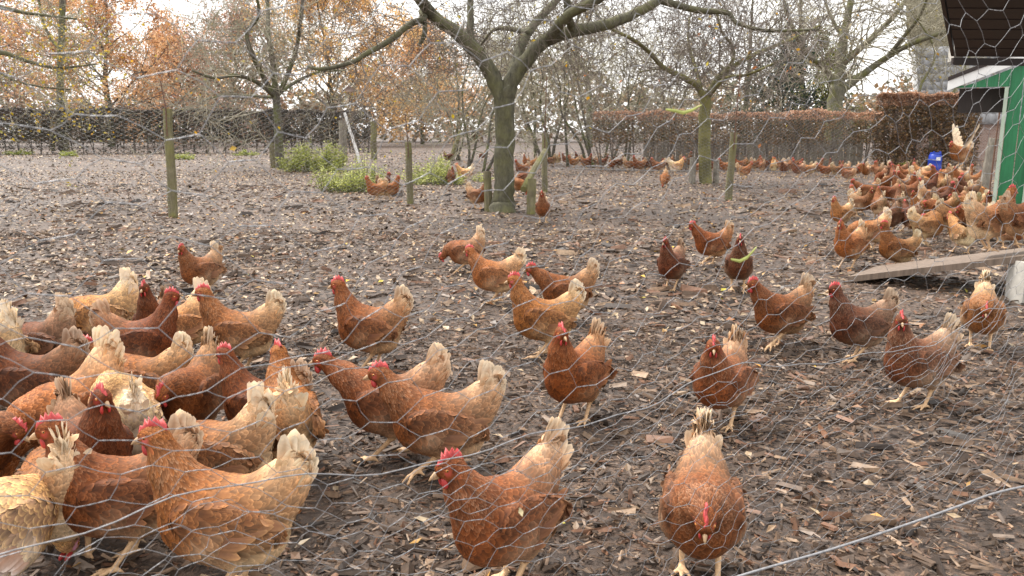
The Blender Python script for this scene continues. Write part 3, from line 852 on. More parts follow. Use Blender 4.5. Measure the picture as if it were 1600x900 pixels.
def in_view(P, m=120):
    """which points lie in the camera's view (a little beyond its edges)"""
    c, s_ = math.cos(PITCH), math.sin(PITCH)
    q = P - np.array([0, 0, CAM_H])
    fw = q[:, 1] * c - q[:, 2] * s_; up = q[:, 1] * s_ + q[:, 2] * c
    px = 800 + F_PX * q[:, 0] / np.maximum(fw, 0.05); py = 450 - F_PX * up / np.maximum(fw, 0.05)
    return (fw > 0.1) & (px > -m) & (px < 1600 + m) & (py > -m) & (py < 900 + m)

def fence_line(s_, z):
    """the netting runs from close at the left to farther off at the right and slopes outward lower down"""
    return np.stack([-0.44 + 0.84 * s_, 0.69 + 0.54 * s_ + 0.36 * np.maximum(0, 1.25 - z), z], 1)

def keep2(E, warp):
    return E[in_view(warp(E.mean(1)))]

def front_net():
    cw, rh, tw = 0.0600, 0.0560, 0.032
    T, D = hexnet(56, 27, cw, rh, tw)
    def warp(uv):
        s_ = uv[:, 0] - 0.85; z = uv[:, 1] + 0.02
        z2 = z + 0.013 * np.sin(9 * s_ + 3 * z) + 0.009 * np.sin(17 * s_ - 13 * z + 2) + 0.006 * np.sin(31 * s_ + 23 * z) - 0.022 * np.sin(4.1 * s_ + 0.9) * sstep(0.85, 1.2, z)
        z2 = z2 - 0.03 * np.exp(-((z - 0.98) / 0.06) ** 2) * np.sin(3.3 * s_ + 0.5)
        s2 = s_ + 0.012 * np.sin(13 * z + 5 * s_) + 0.008 * np.sin(29 * z - 17 * s_) + 0.03 * np.sin(6 * z + 2 * s_)
        P = fence_line(s2, z2)
        off = 0.020 * np.sin(5.0 * s_ + 3.0 * z) + 0.016 * np.sin(11 * z - 7 * s_ + 1) + 0.008 * np.sin(23 * s_ + 17 * z)
        return P + off[:, None] * np.array([-0.54, 0.84, 0.15])
    keep = lambda E: E[in_view(warp(E.mean(1)))]
    o = obj("wire_netting", net_mesh("wire_netting", keep(T), keep(D), warp, 0.00042, True))
    tag(o, "sagging galvanised chicken wire netting close in front of the hens", "netting")
    # the overlap with the lower width of netting: a loose crumpled band
    T, D = hexnet(56, 3, cw, rh * 0.85, tw)
    def warp2(uv):
        s_ = uv[:, 0] - 0.83; z = uv[:, 1] + 0.55
        z2 = z + 0.022 * np.sin(6 * s_ + 2) + 0.014 * np.sin(13 * s_ - 9 * z) + 0.01 * np.sin(27 * s_ + 31 * z)
        s2 = s_ + 0.022 * np.sin(19 * z + 7 * s_) + 0.012 * np.sin(33 * z - 15 * s_)
        P = fence_line(s2, z2)
        return P + (0.035 + 0.022 * np.sin(7 * s_ + 9 * z) + 0.014 * np.sin(17 * s_))[:, None] * np.array([-0.54, 0.84, 0.0])
    o = obj("wire_netting", net_mesh("wire_netting", keep2(T, warp2), keep2(D, warp2), warp2, 0.00036, True))
    tag(o, "crumpled overlapping strip of chicken wire across the lower part of the view", "netting")
    # the thick straining wire at the lower right
    P = smooth_path([at(1040, 938, 1.46), at(1165, 897, 1.5), at(1300, 858, 1.56), at(1430, 815, 1.64), at(1500, 790, 1.68), at(1560, 769, 1.72), at(1640, 752, 1.78)], 5)
    v, f = sweep(P, np.full(len(P), 0.0026), 8)
    tag(obj("straining_wire", mesh_np("straining_wire", v, f, M_WIRE, smooth=True)), "thick grey straining wire slanting across the lower right corner", "wire")
    t = np.linspace(-0.8, 2.2, 90)
    P = fence_line(t, 0.715 + 0.018 * np.sin(6 * t + 2) + 0.010 * np.sin(14 * t) + 0.004 * np.sin(37 * t)) + (0.02 * np.sin(7 * t))[:, None] * np.array([-0.54, 0.84, 0.0])
    v, f = sweep(P, np.full(len(P), 0.0009), 6)
    tag(obj("selvage_wire", mesh_np("selvage_wire", v, f, M_WIRE, smooth=True)), "long wavy wire joining the netting widths, low across the middle", "wire")
    # bits caught in the netting
    m_green = simple_mat("grass_blade", (0.40, 0.44, 0.12), 0.5, var=0.3, scale=60)
    for pts, w, lab in (([(1040, 171), (1055, 173), (1068, 176), (1082, 172), (1096, 164)], 0.0028, "yellow-green leaf strip caught in the netting above the wide apple tree's trunk"),
                        ([(1142, 405), (1156, 408), (1168, 402), (1177, 392), (1182, 386)], 0.0030, "bright green leaf strip caught in the netting before a dark hen")):
        P = np.array([at(px, py, 1.02) for px, py in pts])
        n = len(P); ww = w * 0.75 * np.array([0.6, 1, 1.1, 0.9, 0.3])
        s1 = np.stack([P + np.array([0, 0, 1]) * ww[:, None], P - np.array([0, 0.001, 1]) * ww[:, None], P + np.array([0, -0.0008, 0])], 1).reshape(-1, 3)
        F = []
        for i in range(n - 1):
            a, b = i * 3, i * 3 + 3
            F += [(a, b, b + 2, a + 2), (a + 2, b + 2, b + 1, a + 1), (a, a + 1, b + 1, b)]
        tag(obj("leaf_strip", mesh_np("leaf_strip", s1, [np.array(F)], m_green)), lab, "leaf")
    for px, py, c, sz, lab in ((364, 232, (0.55, 0.34, 0.04), 0.010, "small yellow leaf stuck on the netting before the left hedge"), (545, 141, (0.12, 0.07, 0.05), 0.014, "curled dead brown leaf hanging in the netting at upper left"),
                           (814, 800, (0.55, 0.46, 0.26), 0.012, "straw bit stuck on the netting before the nearest middle hen")):
        v, f, cc = leaves(np.zeros((1, 3)), np.array([sz]), np.array([sz * 0.6]), [c], [1], 0.2, 0.6)
        o = obj("caught_leaf", mesh_np("caught_leaf", v, [f], M_LEAF, cc), None, at(px, py, 0.9), (1.2, 0.3, 0.5)); tag(o, lab, "leaf")
# ------------------------------------------------------------------ fence posts, stakes and the fence netting behind
M_POST = bark_mat("weathered_post", (0.10, 0.088, 0.055), (0.20, 0.175, 0.11), (0.20, 0.19, 0.07), 0.45, 7)
M_POST_GREY = bark_mat("grey_post", (0.13, 0.115, 0.095), (0.26, 0.235, 0.195), (0.22, 0.2, 0.13), 0.2, 7)
M_RUST = simple_mat("rusty_rod", (0.13, 0.065, 0.04), 0.7, var=0.35, scale=30)
M_WHITE = simple_mat("white_paint", (0.80, 0.80, 0.79), 0.5, var=0.12, scale=5)
def post(name, label, pb, pt, r, rod=None, mat=M_POST, group=None, r2=None):
    b = gp(*pb); Y = b[1]
    top = at(pt[0], pt[1], Y)
    t = thing(name, label, "post", b, 0, group)
    n = 7
    P = np.array([(top - b) * k for k in np.linspace(0, 1, n)]); P[0, 2] -= 0.12
    P = P + rng.normal(0, r * 0.06, P.shape)
    v, f = sweep(P, r * (1.04 - 0.08 * np.linspace(0, 1, n)) if r2 is None else np.linspace(r, r2, n), 9, True, 0.05, rng)
    obj("post", mesh_np("post", v, f, mat, smooth=False), t)
    if rod:
        q = at(rod[0], rod[1], Y) - b
        v, f = sweep(np.array([(top - b) * 0.75 + (0, -r, 0), (top - b) + (0, -r, 0), q + (0, -r, 0)]), [0.009] * 3, 6)
        obj("rod", mesh_np("rod", v, f, M_RUST), t)
    return t
def posts():
    g = "fence posts across the run"
    post("fence_post", "tall mossy fence post with rusty rod at far left of the run", (271, 339), (262, 169), 0.062, (254, 128), group=g)
    post("fence_post", "slim fence post with rod between two low green bushes", (641, 318), (638, 222), 0.055, (634, 178), group=g)
    post("fence_post", "fence post with tall thin rod just right of the forked trunk", (851, 301), (851, 208), 0.055, (854, 120), group=g)
    post("fence_post", "leaning fence post with rod right of the wide apple tree", (1138, 313), (1147, 207), 0.062, (1155, 110), group=g)
    g = "short tree stakes"
    post("tree_stake", "short mossy stake against the left side of the forked trunk", (763, 331), (761, 268), 0.060, group=g)
    post("tree_stake", "short mossy stake right of the forked trunk carrying a brace", (829, 335), (831, 280), 0.065, group=g)
    post("tree_stake", "stub stake left of the slender apple tree", (427, 262), (424, 223), 0.085, group=g)
    post("tree_stake", "grey stake left of the wide apple tree's trunk", (1081, 287), (1083, 246), 0.075, mat=M_POST_GREY, group=g)
    post("tree_stake", "grey stake right of the wide apple tree's trunk", (1118, 286), (1120, 250), 0.070, mat=M_POST_GREY, group=g)
    post("tree_stake", "stub stake left of the thin tree by the hedge", (83, 236), (83, 208), 0.12, group=g)
    post("tree_stake", "stub stake right of the thin tree by the hedge", (106, 236), (104, 208), 0.10, group=g)
    post("gate_post", "wooden gate post left of the leaning white pole", (537, 252), (535, 188), 0.16, mat=M_POST_GREY)
    post("gate_post", "wooden gate post right of the leaning white pole, at the hedge's end", (584, 250), (584, 190), 0.13, mat=M_POST)
    post("white_pole", "thin white pole leaning between the two gate posts", (563, 254), (538, 176), 0.055, mat=M_WHITE)
    b = gp(829, 335); Y = b[1]
    t = thing("brace", "slanting wooden brace from the short stake up to the rod post", "brace", (0, 0, 0))
    v, f = sweep([at(818, 296, Y + 0.05), at(836, 262, Y + 0.6), at(852, 236, Y + 1.2)], [0.05, 0.05, 0.045], 8, True, 0.05, rng); obj("pole", mesh_np("brace", v, f, M_POST), t)
    t = thing("brace", "leaning mossy stick behind the middle shrub, left of the forked trunk", "brace", (0, 0, 0))
    Y = gp(708, 252)[1]
    v, f = sweep([at(704, 252, Y), at(712, 226, Y), at(721, 203, Y)], [0.1, 0.09, 0.08], 8, True, 0.05, rng); obj("pole", mesh_np("brace", v, f, M_POST), t)
    # netting hung along the posts
    line = [gp(-120, 345), gp(271, 339), gp(641, 318), gp(851, 301), gp(1138, 313), gp(1330, 305)]
    L = np.array([p[:2] for p in line]); seg = np.linalg.norm(np.diff(L, axis=0), axis=1); cum = np.concatenate([[0], np.cumsum(seg)])
    def warp(uv):
        x = np.interp(uv[:, 0], cum, L[:, 0]); y = np.interp(uv[:, 0], cum, L[:, 1]) - 0.07
        z = uv[:, 1] * (1 + 0.04 * np.sin(uv[:, 0] * 1.7)) + 0.05 * np.sin(uv[:, 0] * 0.9) + 0.02 * np.sin(uv[:, 0] * 5)
        return np.stack([x, y + 0.03 * np.sin(uv[:, 0] * 4 + 3 * z), z], 1)
    T, D = hexnet(int(cum[-1] / 0.058), 29, 0.058, 0.055, 0.026)
    T[..., 1] += 0.06; D[..., 1] += 0.06
    t = obj("fence_netting", net_mesh("fence_netting", T, D, warp, 0.0010, False)); tag(t, "fine grey wire netting hung along the fence posts across the run", "netting")
    Y = gp(1000, 276)[1]
    P = np.array([at(820, 261, Y), at(1000, 266, Y), at(1205, 268, Y), at(1480, 272, Y)])
    v, f = sweep(smooth_path(P, 3), np.full(10, 0.006), 5); tag(obj("tension_wire", mesh_np("tension_wire", v, f, M_WIRE)), "thin low wire stretched before the far hens", "wire")

# ------------------------------------------------------------------ green shed, eave, ramp, house
def plank_mat(name, c, rough=0.55, var=0.25):
    m, nt, bs = new_mat(name)
    tc = N(nt, "ShaderNodeTexCoord"); mp = N(nt, "ShaderNodeMapping"); mp.inputs["Scale"].default_value = (9, 9, 0.8)
    nt.links.new(tc.outputs["Object"], mp.inputs[0])
    n = noise(nt, 4, 6, 0.65, vec=mp.outputs[0])
    oi = N(nt, "ShaderNodeObjectInfo")
    r = ramp(nt, n.outputs["Fac"], [(0.3, tuple(x * (1 - var) for x in c)), (0.7, tuple(x * (1 + var) for x in c))])
    v = ramp(nt, oi.outputs["Random"], [(0, (0.85,) * 3), (1, (1.12,) * 3)])
    nt.links.new(mixc(nt, 1.0, r.outputs[0], v.outputs[0], 'MULTIPLY'), bs.inputs["Base Color"])
    bs.inputs["Roughness"].default_value = rough
    bump(nt, bs, n.outputs["Fac"], 0.3, 0.004)
    return m
M_GREEN = plank_mat("green_paint", (0.012, 0.15, 0.055), 0.5)
M_DARK = plank_mat("dark_brown_board", (0.022, 0.013, 0.011), 0.6)
M_PALE = plank_mat("pale_green_trim", (0.42, 0.50, 0.40), 0.55, 0.15)
M_RAMPW = plank_mat("grey_ramp_wood", (0.19, 0.14, 0.105), 0.75, 0.4)
M_CONC = simple_mat("pale_concrete", (0.42, 0.40, 0.36), 0.85, var=0.2, scale=12, bmp=0.3)

def slab(corners, th, normal):
    """a board from four corner points, given thickness along normal"""
    c = np.asarray(corners, float); nn = np.asarray(normal, float)
    V = np.concatenate([c, c + nn * th])
    F = np.array([[3, 2, 1, 0], [4, 5, 6, 7], [0, 1, 5, 4], [1, 2, 6, 5], [2, 3, 7, 6], [3, 0, 4, 7]])
    return V, F

def shed():
    Y = 8.6
    x0 = at(1566, 220, Y)[0]
    t = thing("green_shed", "green boarded hen house with white gable edge at the right edge", "shed", (x0, Y, 0), -math.atan2(x0, Y))
    o = np.array([x0, Y, 0])
    zt = lambda x: 1.17 + 0.47 + 0.42 * max(0, (x + 0.38))         # gable line
    # upright boards of the front wall
    w = 0.125
    for k in range(9):
        xa = 0.012 + k * w
        v, f = slab([(xa, 0, 0.42), (xa + w - 0.008, 0, 0.42), (xa + w - 0.008, 0, min(zt(xa + w), 2.6)), (xa, 0, min(zt(xa), 2.6))], 0.022, (0, 1, 0)); obj("plank", mesh_np("plank", v, [f], M_GREEN), t)
    # short boards of the gable overhang on the left
    for k in range(5):
        xa = -0.50 + k * 0.103
        zb = 1.17 + 0.455
        v, f = slab([(xa, -0.03, zb), (xa + 0.097, -0.03, zb), (xa + 0.097, -0.03, max(zb + 0.02, zt(xa + 0.1))), (xa, -0.03, max(zb + 0.01, zt(xa)))], 0.02, (0, 1, 0)); obj("gable_plank", mesh_np("plank", v, [f], M_GREEN), t)
    # white barge board along the slope and the roof above it
    a, b = np.array([-0.56, -0.055, zt(-0.5) - 0.045]), np.array([0.9, -0.055, zt(0.9) + 0.02])
    v, f = slab([a, b, b + (0, 0, 0.10), a + (0, 0, 0.10)], 0.022, (0, 1, 0)); obj("barge_board", mesh_np("barge_board", v, [f], M_WHITE), t)
    a2, b2 = a + (0, -0.02, 0.102), b + (0, -0.02, 0.102)
    v, f = slab([a2, b2, b2 + (0, 0.30, 0), a2 + (0, 0.30, 0)], 0.04, (0, 0, 1)); obj("roof", mesh_np("roof", v, [f], M_DARK), t)
    # pale corner trim, side wall, dark inside under the gable, door frame strips
    v, f = box_vf((-0.012, 0.0, 1.02), (0.035, 0.06, 1.2)); obj("corner_trim", mesh_np("trim", v, [f], M_PALE), t)
    v, f = box_vf((0.08, 1.2, 1.1), (0.04, 2.3, 1.4)); obj("side_wall", mesh_np("side_wall", v, [f], M_GREEN), t)
    v, f = box_vf((-0.22, 0.35, 1.17 + 0.33), (0.48, 0.05, 0.26)); obj("dark_panel", mesh_np("dark_panel", v, [f], M_DARK), t)
    for xa in (0.26, 0.335, 0.41):
        v, f = box_vf((xa, -0.035, 0.66), (0.04, 0.03, 0.95)); obj("door_strip", mesh_np("strip", v, [f], M_PALE), t)
    v, f = box_vf((0.80, 0.2, 0.385), (1.5, 0.5, 0.06)); obj("floor", mesh_np("floor", v, [f], M_RAMPW), t)
    for xa, ya in ((0.12, 0.12), (1.3, 0.12)):
        v, f = box_vf((xa, ya, 0.18), (0.12, 0.12, 0.38)); obj("foot", mesh_np("foot", v, [f], M_CONC), t)
    # posts beside it
    post("shed_post", "thick pale grey wooden post left of the green shed", (1533, 318), (1552, 216), 0.075, mat=M_POST_GREY)
    q = thing("iron_rod", "thin rusty upright rod in front of the green shed's corner", "rod", gp(1542, 330))
    b = gp(1542, 330); v, f = sweep([(0, 0, -0.05), at(1568, 128, b[1]) - b], [0.012, 0.012], 6); obj("rod", mesh_np("rod", v, f, M_RUST), q)

def eave():
    """underside of a big roof overhanging at the upper right, boards slanting"""
    A, B = at(1494, 88, 6.0), at(1720, 90, 6.0)       # lower, far edge
    C, D_ = at(1710, -70, 4.6), at(1466, -70, 4.6)    # upper, near edge
    t = thing("roof_eave", "dark brown boarded roof eave overhanging the upper right corner", "roof", (0, 0, 0))
    nn = norm(np.cross(B - A, D_ - A)); nn = nn if nn[2] > 0 else -nn
    m = 9
    q = lambda u, v: (A * (1 - u) + B * u) * (1 - v) + (D_ * (1 - u) + C * u) * v
    for k in range(m):
        v0, v1 = k / m, (k + 1) / m - 0.012
        v, f = slab([q(0, v0), q(1, v0), q(1, v1), q(0, v1)], 0.03 + 0.006 * (k % 2), nn); obj("board", mesh_np("board", v, [f], M_DARK), t)
    v, f = slab([q(-0.02, -0.02), q(1, -0.02), q(1, -0.02) + (0, 0, -0.05), q(-0.02, -0.02) + (0, 0, -0.05)], 0.03, (0, 1, 0)); obj("fascia", mesh_np("fascia", v, [f], M_DARK), t)
    v, f = slab([q(-0.012, 0), q(-0.012, 1), q(-0.012, 1) + nn * 0.14, q(-0.012, 0) + nn * 0.14], 0.025, (-1, 0, 0)); obj("verge_board", mesh_np("verge", v, [f], M_DARK), t)
    v, f = slab([q(-0.03, -0.03) + nn * 0.15, q(1, -0.03) + nn * 0.15, q(1, 1) + nn * 0.15, q(-0.03, 1) + nn * 0.15], 0.05, nn); obj("roof_top", mesh_np("roof_top", v, [f], M_DARK), t)
    p = A + np.array([0.03, 0.05, 0])
    v, f = box_vf(p + (0.02, 0.05, 0.03), (0.07, 0.08, 0.12)); obj("gutter_end", mesh_np("gutter_end", v, [f], M_CONC), t)

RA, RB = gp(1326, 441), at(1650, 404, 5.35)
def ramp_z(x):
    k = (x - RA[0]) / (RB[0] - RA[0]); return RA[2] + 0.045 + k * (RB[2] - RA[2])
def make_ramp():
    t = thing("ramp", "long weathered plank ramp rising to the right", "ramp", RA)
    d = RB - RA; side = norm(np.cross(d, (0, 0, 1))); up = norm(np.cross(side, d))
    if up[2] < 0: up = -up
    back = np.array([-side[0], -side[1], 0]) if side[1] < 0 else side
    v, f = slab([(0, 0, 0), d, d + back * 0.34, back * 0.34], 0.045, up); obj("plank", mesh_np("plank", v, [f], M_RAMPW), t)
    v, f = slab([back * 0.350 + d * 0.0, d + back * 0.350, d + back * 0.70, back * 0.70], 0.043, up); obj("plank", mesh_np("plank", v, [f], M_RAMPW), t)
    p = gp(1606, 478)
    t2 = thing("ramp_support", "pale concrete block under the ramp's upper end", "block", p)
    v, f = box_vf((0.05, 0.12, 0.14), (0.16, 0.2, 0.3)); obj("block", mesh_np("block", v, [f], M_CONC), t2)

def pantile(w, h):
    n = 8; t = np.linspace(0, 1, n)
    z = 0.035 * np.sin(t * 2 * PI) * np.where(t < 0.5, 1.0, 0.7)
    V = np.concatenate([np.stack([t * w, np.zeros(n), z], 1), np.stack([t * w, np.full(n, h), z + 0.02], 1), np.stack([t * w, np.zeros(n), z - 0.016], 1)])
    i = np.arange(n - 1)
    return V, [np.concatenate([np.stack([i, i + 1, i + n + 1, i + n], 1), np.stack([i + 2 * n, i + 2 * n + 1, i + 1, i], 1)])]

def house():
    Y = 33.0
    xl = at(1440, 180, Y)[0]
    t = thing("farm_house", "farm house with grey pantile roof and white gable edge behind the hedge", "house", (xl, Y, 0))
    m_tile = simple_mat("grey_pantile", (0.34, 0.345, 0.36), 0.55, var=0.35, scale=1.6)
    m_brick, nt, bs = new_mat("brick_wall")
    tc = N(nt, "ShaderNodeTexCoord"); bt = N(nt, "ShaderNodeTexBrick"); bt.inputs["Scale"].default_value = 4.5
    bt.inputs["Color1"].default_value = (0.23, 0.13, 0.10, 1); bt.inputs["Color2"].default_value = (0.30, 0.19, 0.15, 1); bt.inputs["Mortar"].default_value = (0.45, 0.42, 0.38, 1)
    mp = N(nt, "ShaderNodeMapping"); mp.inputs["Rotation"].default_value = (PI / 2, 0, 0); nt.links.new(tc.outputs["Object"], mp.inputs[0]); nt.links.new(mp.outputs[0], bt.inputs["Vector"]); nt.links.new(bt.outputs[0], bs.inputs["Base Color"])
    m_reed = plank_mat("old_thatch", (0.17, 0.15, 0.10), 0.9, 0.4)
    W = 5.2
    v, f = box_vf((W / 2, 1.5, 0.75), (W, 2.8, 1.5)); obj("wall", mesh_np("wall", v, [f], m_brick), t)
    pitch = math.radians(70); run = 3.3
    tw, th = 0.30, 0.34
    me = mesh_np("pantile", *pantile(tw, th * 1.15), m_tile, smooth=True)
    base = thing("dummy", None, None) if False else None
    rows, cols = int(run / th), int(W / tw)
    # roof deck under the tiles, then each tile
    d = np.array([0, math.cos(pitch), math.sin(pitch)])
    e = np.array([-0.1, -0.15, 1.45])
    deck = slab([e, e + (W, 0, 0), e + (W, 0, 0) + d * run, e + d * run], 0.05, (0, math.sin(pitch), -math.cos(pitch)))
    rf = obj("roof", mesh_np("roof_deck", *[deck[0]], [deck[1]], m_tile), t)
    for r_ in range(rows):
        for c_ in range(cols):
            p = e + d * (r_ * th) + np.array([c_ * tw, 0, 0]) + np.array([0, -math.sin(pitch), math.cos(pitch)]) * 0.05
            obj("pantile", me, rf, p + rng.normal(0, 0.006, 3), (pitch, 0, rng.normal(0, 0.015)))
    v, f = slab([e + (-0.18, -0.05, -0.2), e + (-0.02, -0.05, -0.2), e + (-0.02, -0.05, 0.0) + d * run, e + (-0.18, -0.05, 0) + d * run], 0.12, (0, -0.6, 0.8)); obj("gable_board", mesh_np("gable_board", v, [f], M_WHITE), t)
    v, f = slab([(-0.9, 0.3, 0), (-0.3, 0.3, 0), (-0.3, 0.3, 2.6), (-0.9, 0.3, 2.0)], 0.2, (0, 1, 0)); obj("side_annex", mesh_np("annex", v, [f], m_brick), t)
    top = e + d * run
    v, f = slab([top + (0.05, 0.1, -0.2), top + (W, 0.1, -0.2), top + (W - 0.2, 1.6, 3.6), top + (0.2, 1.6, 3.6)], 0.4, (0, 0.9, -0.3)); obj("thatched_roof", mesh_np("thatch", v, [f], m_reed), t)
    # a low brick wall near the blue drum
    a, b = gp(1446, 262), gp(1545, 268)
    q = thing("brick_wall", "low old brick wall behind the blue drum", "wall", (a[0], a[1] + 1.2, 0))
    v, f = box_vf(((b - a)[0] / 2, 0, 0.68), ((b - a)[0], 0.22, 1.36)); obj("brickwork", mesh_np("brickwork", v, [f], m_brick), q)
    # grey board fence behind the hens by the hedge foot
    a, b = gp(1010, 264), gp(1362, 264)
    L = b[0] - a[0]; n = 34
    q = thing("board_fence", "low grey board fence behind the beech hedge stems", "fence", (a[0], a[1] + 0.75, 0))
    for k in range(n):
        v, f = box_vf((L * (k + 0.5) / n, 0, 0.44), (L / n - 0.02, 0.025, 0.86 + 0.06 * R.random())); obj("board", mesh_np("board", v, [f], M_POST_GREY), q)
    for z in (0.25, 0.7):
        v, f = box_vf((L / 2, 0.03, z), (L, 0.03, 0.07)); obj("rail", mesh_np("rail", v, [f], M_POST_GREY), q)

def drum():
    m_blue = simple_mat("blue_plastic", (0.012, 0.045, 0.36), 0.4, var=0.2, scale=6)
    b = gp(1459, 270)
    t = thing("blue_drum", "blue plastic drum standing among the far hens before the hedge", "drum", b)
    prof = [(0, 0.16), (0.02, 0.175), (0.12, 0.18), (0.15, 0.19), (0.18, 0.18), (0.32, 0.18), (0.35, 0.19), (0.38, 0.18), (0.50, 0.17), (0.53, 0.14)]
    v, f = sweep([(0, 0, z) for z, r in prof], [r for z, r in prof], 20); obj("body", mesh_np("drum", v, f, m_blue, smooth=True), t)
    v, f = sweep([(0, 0, 0.53), (0, 0, 0.575)], [0.15, 0.145], 20); obj("lid", mesh_np("lid", v, f, m_blue), t)
    for s_ in (-1, 1):
        v, f = sweep([(s_ * 0.09, -0.10, 0.55), (s_ * 0.09, -0.10, 0.60), (s_ * 0.09, -0.04, 0.60), (s_ * 0.09, -0.04, 0.55)], [0.012] * 4, 6); obj("handle", mesh_np("handle", v, f, m_blue), t)
    v, f = box_vf((0.0, -0.181, 0.40), (0.11, 0.012, 0.09)); obj("sticker", mesh_np("sticker", v, [f], M_WHITE), t)
    # green leafy box on the hedge
posts(); shed(); eave(); make_ramp(); house(); drum()
# ------------------------------------------------------------------ hens: one continuous body grown from a smooth union of volumes
M_FEATHER = col_mat("feather", rough=0.66, var=0.34, scale=26.0, tint=True, spec=0.18)
M_SKIN = col_mat("hen_body", rough=0.7, var=0.2, scale=90.0, tint=True, spec=0.15)
M_LEG = simple_mat("hen_leg_skin", (0.62, 0.40, 0.22), 0.55, var=0.25, scale=120, bmp=0.4, bdist=0.001)
M_COMB = simple_mat("comb_red", (0.42, 0.040, 0.038), 0.5, var=0.3, scale=160, bmp=0.35, bdist=0.001)
M_BEAK = simple_mat("beak_horn", (0.42, 0.27, 0.15), 0.4, var=0.2, scale=80)
M_EYE = col_mat("hen_eye", rough=0.12, var=0.0, spec=0.6)

def rot_y(a):   # nose-up pitch for +x forward
    c, s = math.cos(a), math.sin(a)
    return np.array([[c, 0, -s], [0, 1, 0], [s, 0, c]])
def rot_z(a):
    c, s = math.cos(a), math.sin(a)
    return np.array([[c, -s, 0], [s, c, 0], [0, 0, 1]])

# region: base colour, pale share, flow, feather length, width, lift
RUST, MAHOG, BUFF, CREAM = (0.185, 0.043, 0.0070), (0.105, 0.023, 0.0045), (0.42, 0.20, 0.065), (0.80, 0.64, 0.46)
REG = {
    'head':   (RUST, 0.0, None, 0.012, 0.006, 0.16),
    'neck':   ((0.190, 0.046, 0.0072), 0.04, None, 0.036, 0.009, 0.16),
    'breast': ((0.185, 0.043, 0.0066), 0.02, (-0.6, 0, -0.75), 0.026, 0.019, 0.18),
    'back':   ((0.245, 0.068, 0.0115), 0.12, (-1, 0, 0.05), 0.034, 0.018, 0.18),
    'wing':   (MAHOG, 0.05, (-1, 0, -0.10), 0.036, 0.020, 0.18),
    'belly':  ((0.26, 0.080, 0.0155), 0.26, (-0.8, 0, -0.65), 0.034, 0.020, 0.28),
    'fluff':  (BUFF, 0.62, (-0.7, 0, -0.75), 0.040, 0.020, 0.36),
    'rump':   ((0.28, 0.090, 0.018), 0.25, (-0.8, 0, 0.6), 0.040, 0.017, 0.20),
    'tailb':  ((0.36, 0.15, 0.048), 0.55, (-0.5, 0, 0.85), 0.046, 0.019, 0.20),
    'thigh':  ((0.25, 0.088, 0.024), 0.38, (-0.15, 0, -1), 0.030, 0.017, 0.24),
    'leg':    ((0.62, 0.42, 0.24), 0.0, (0, 0, -1), 0, 0, 0),
}
REGS = list(REG)

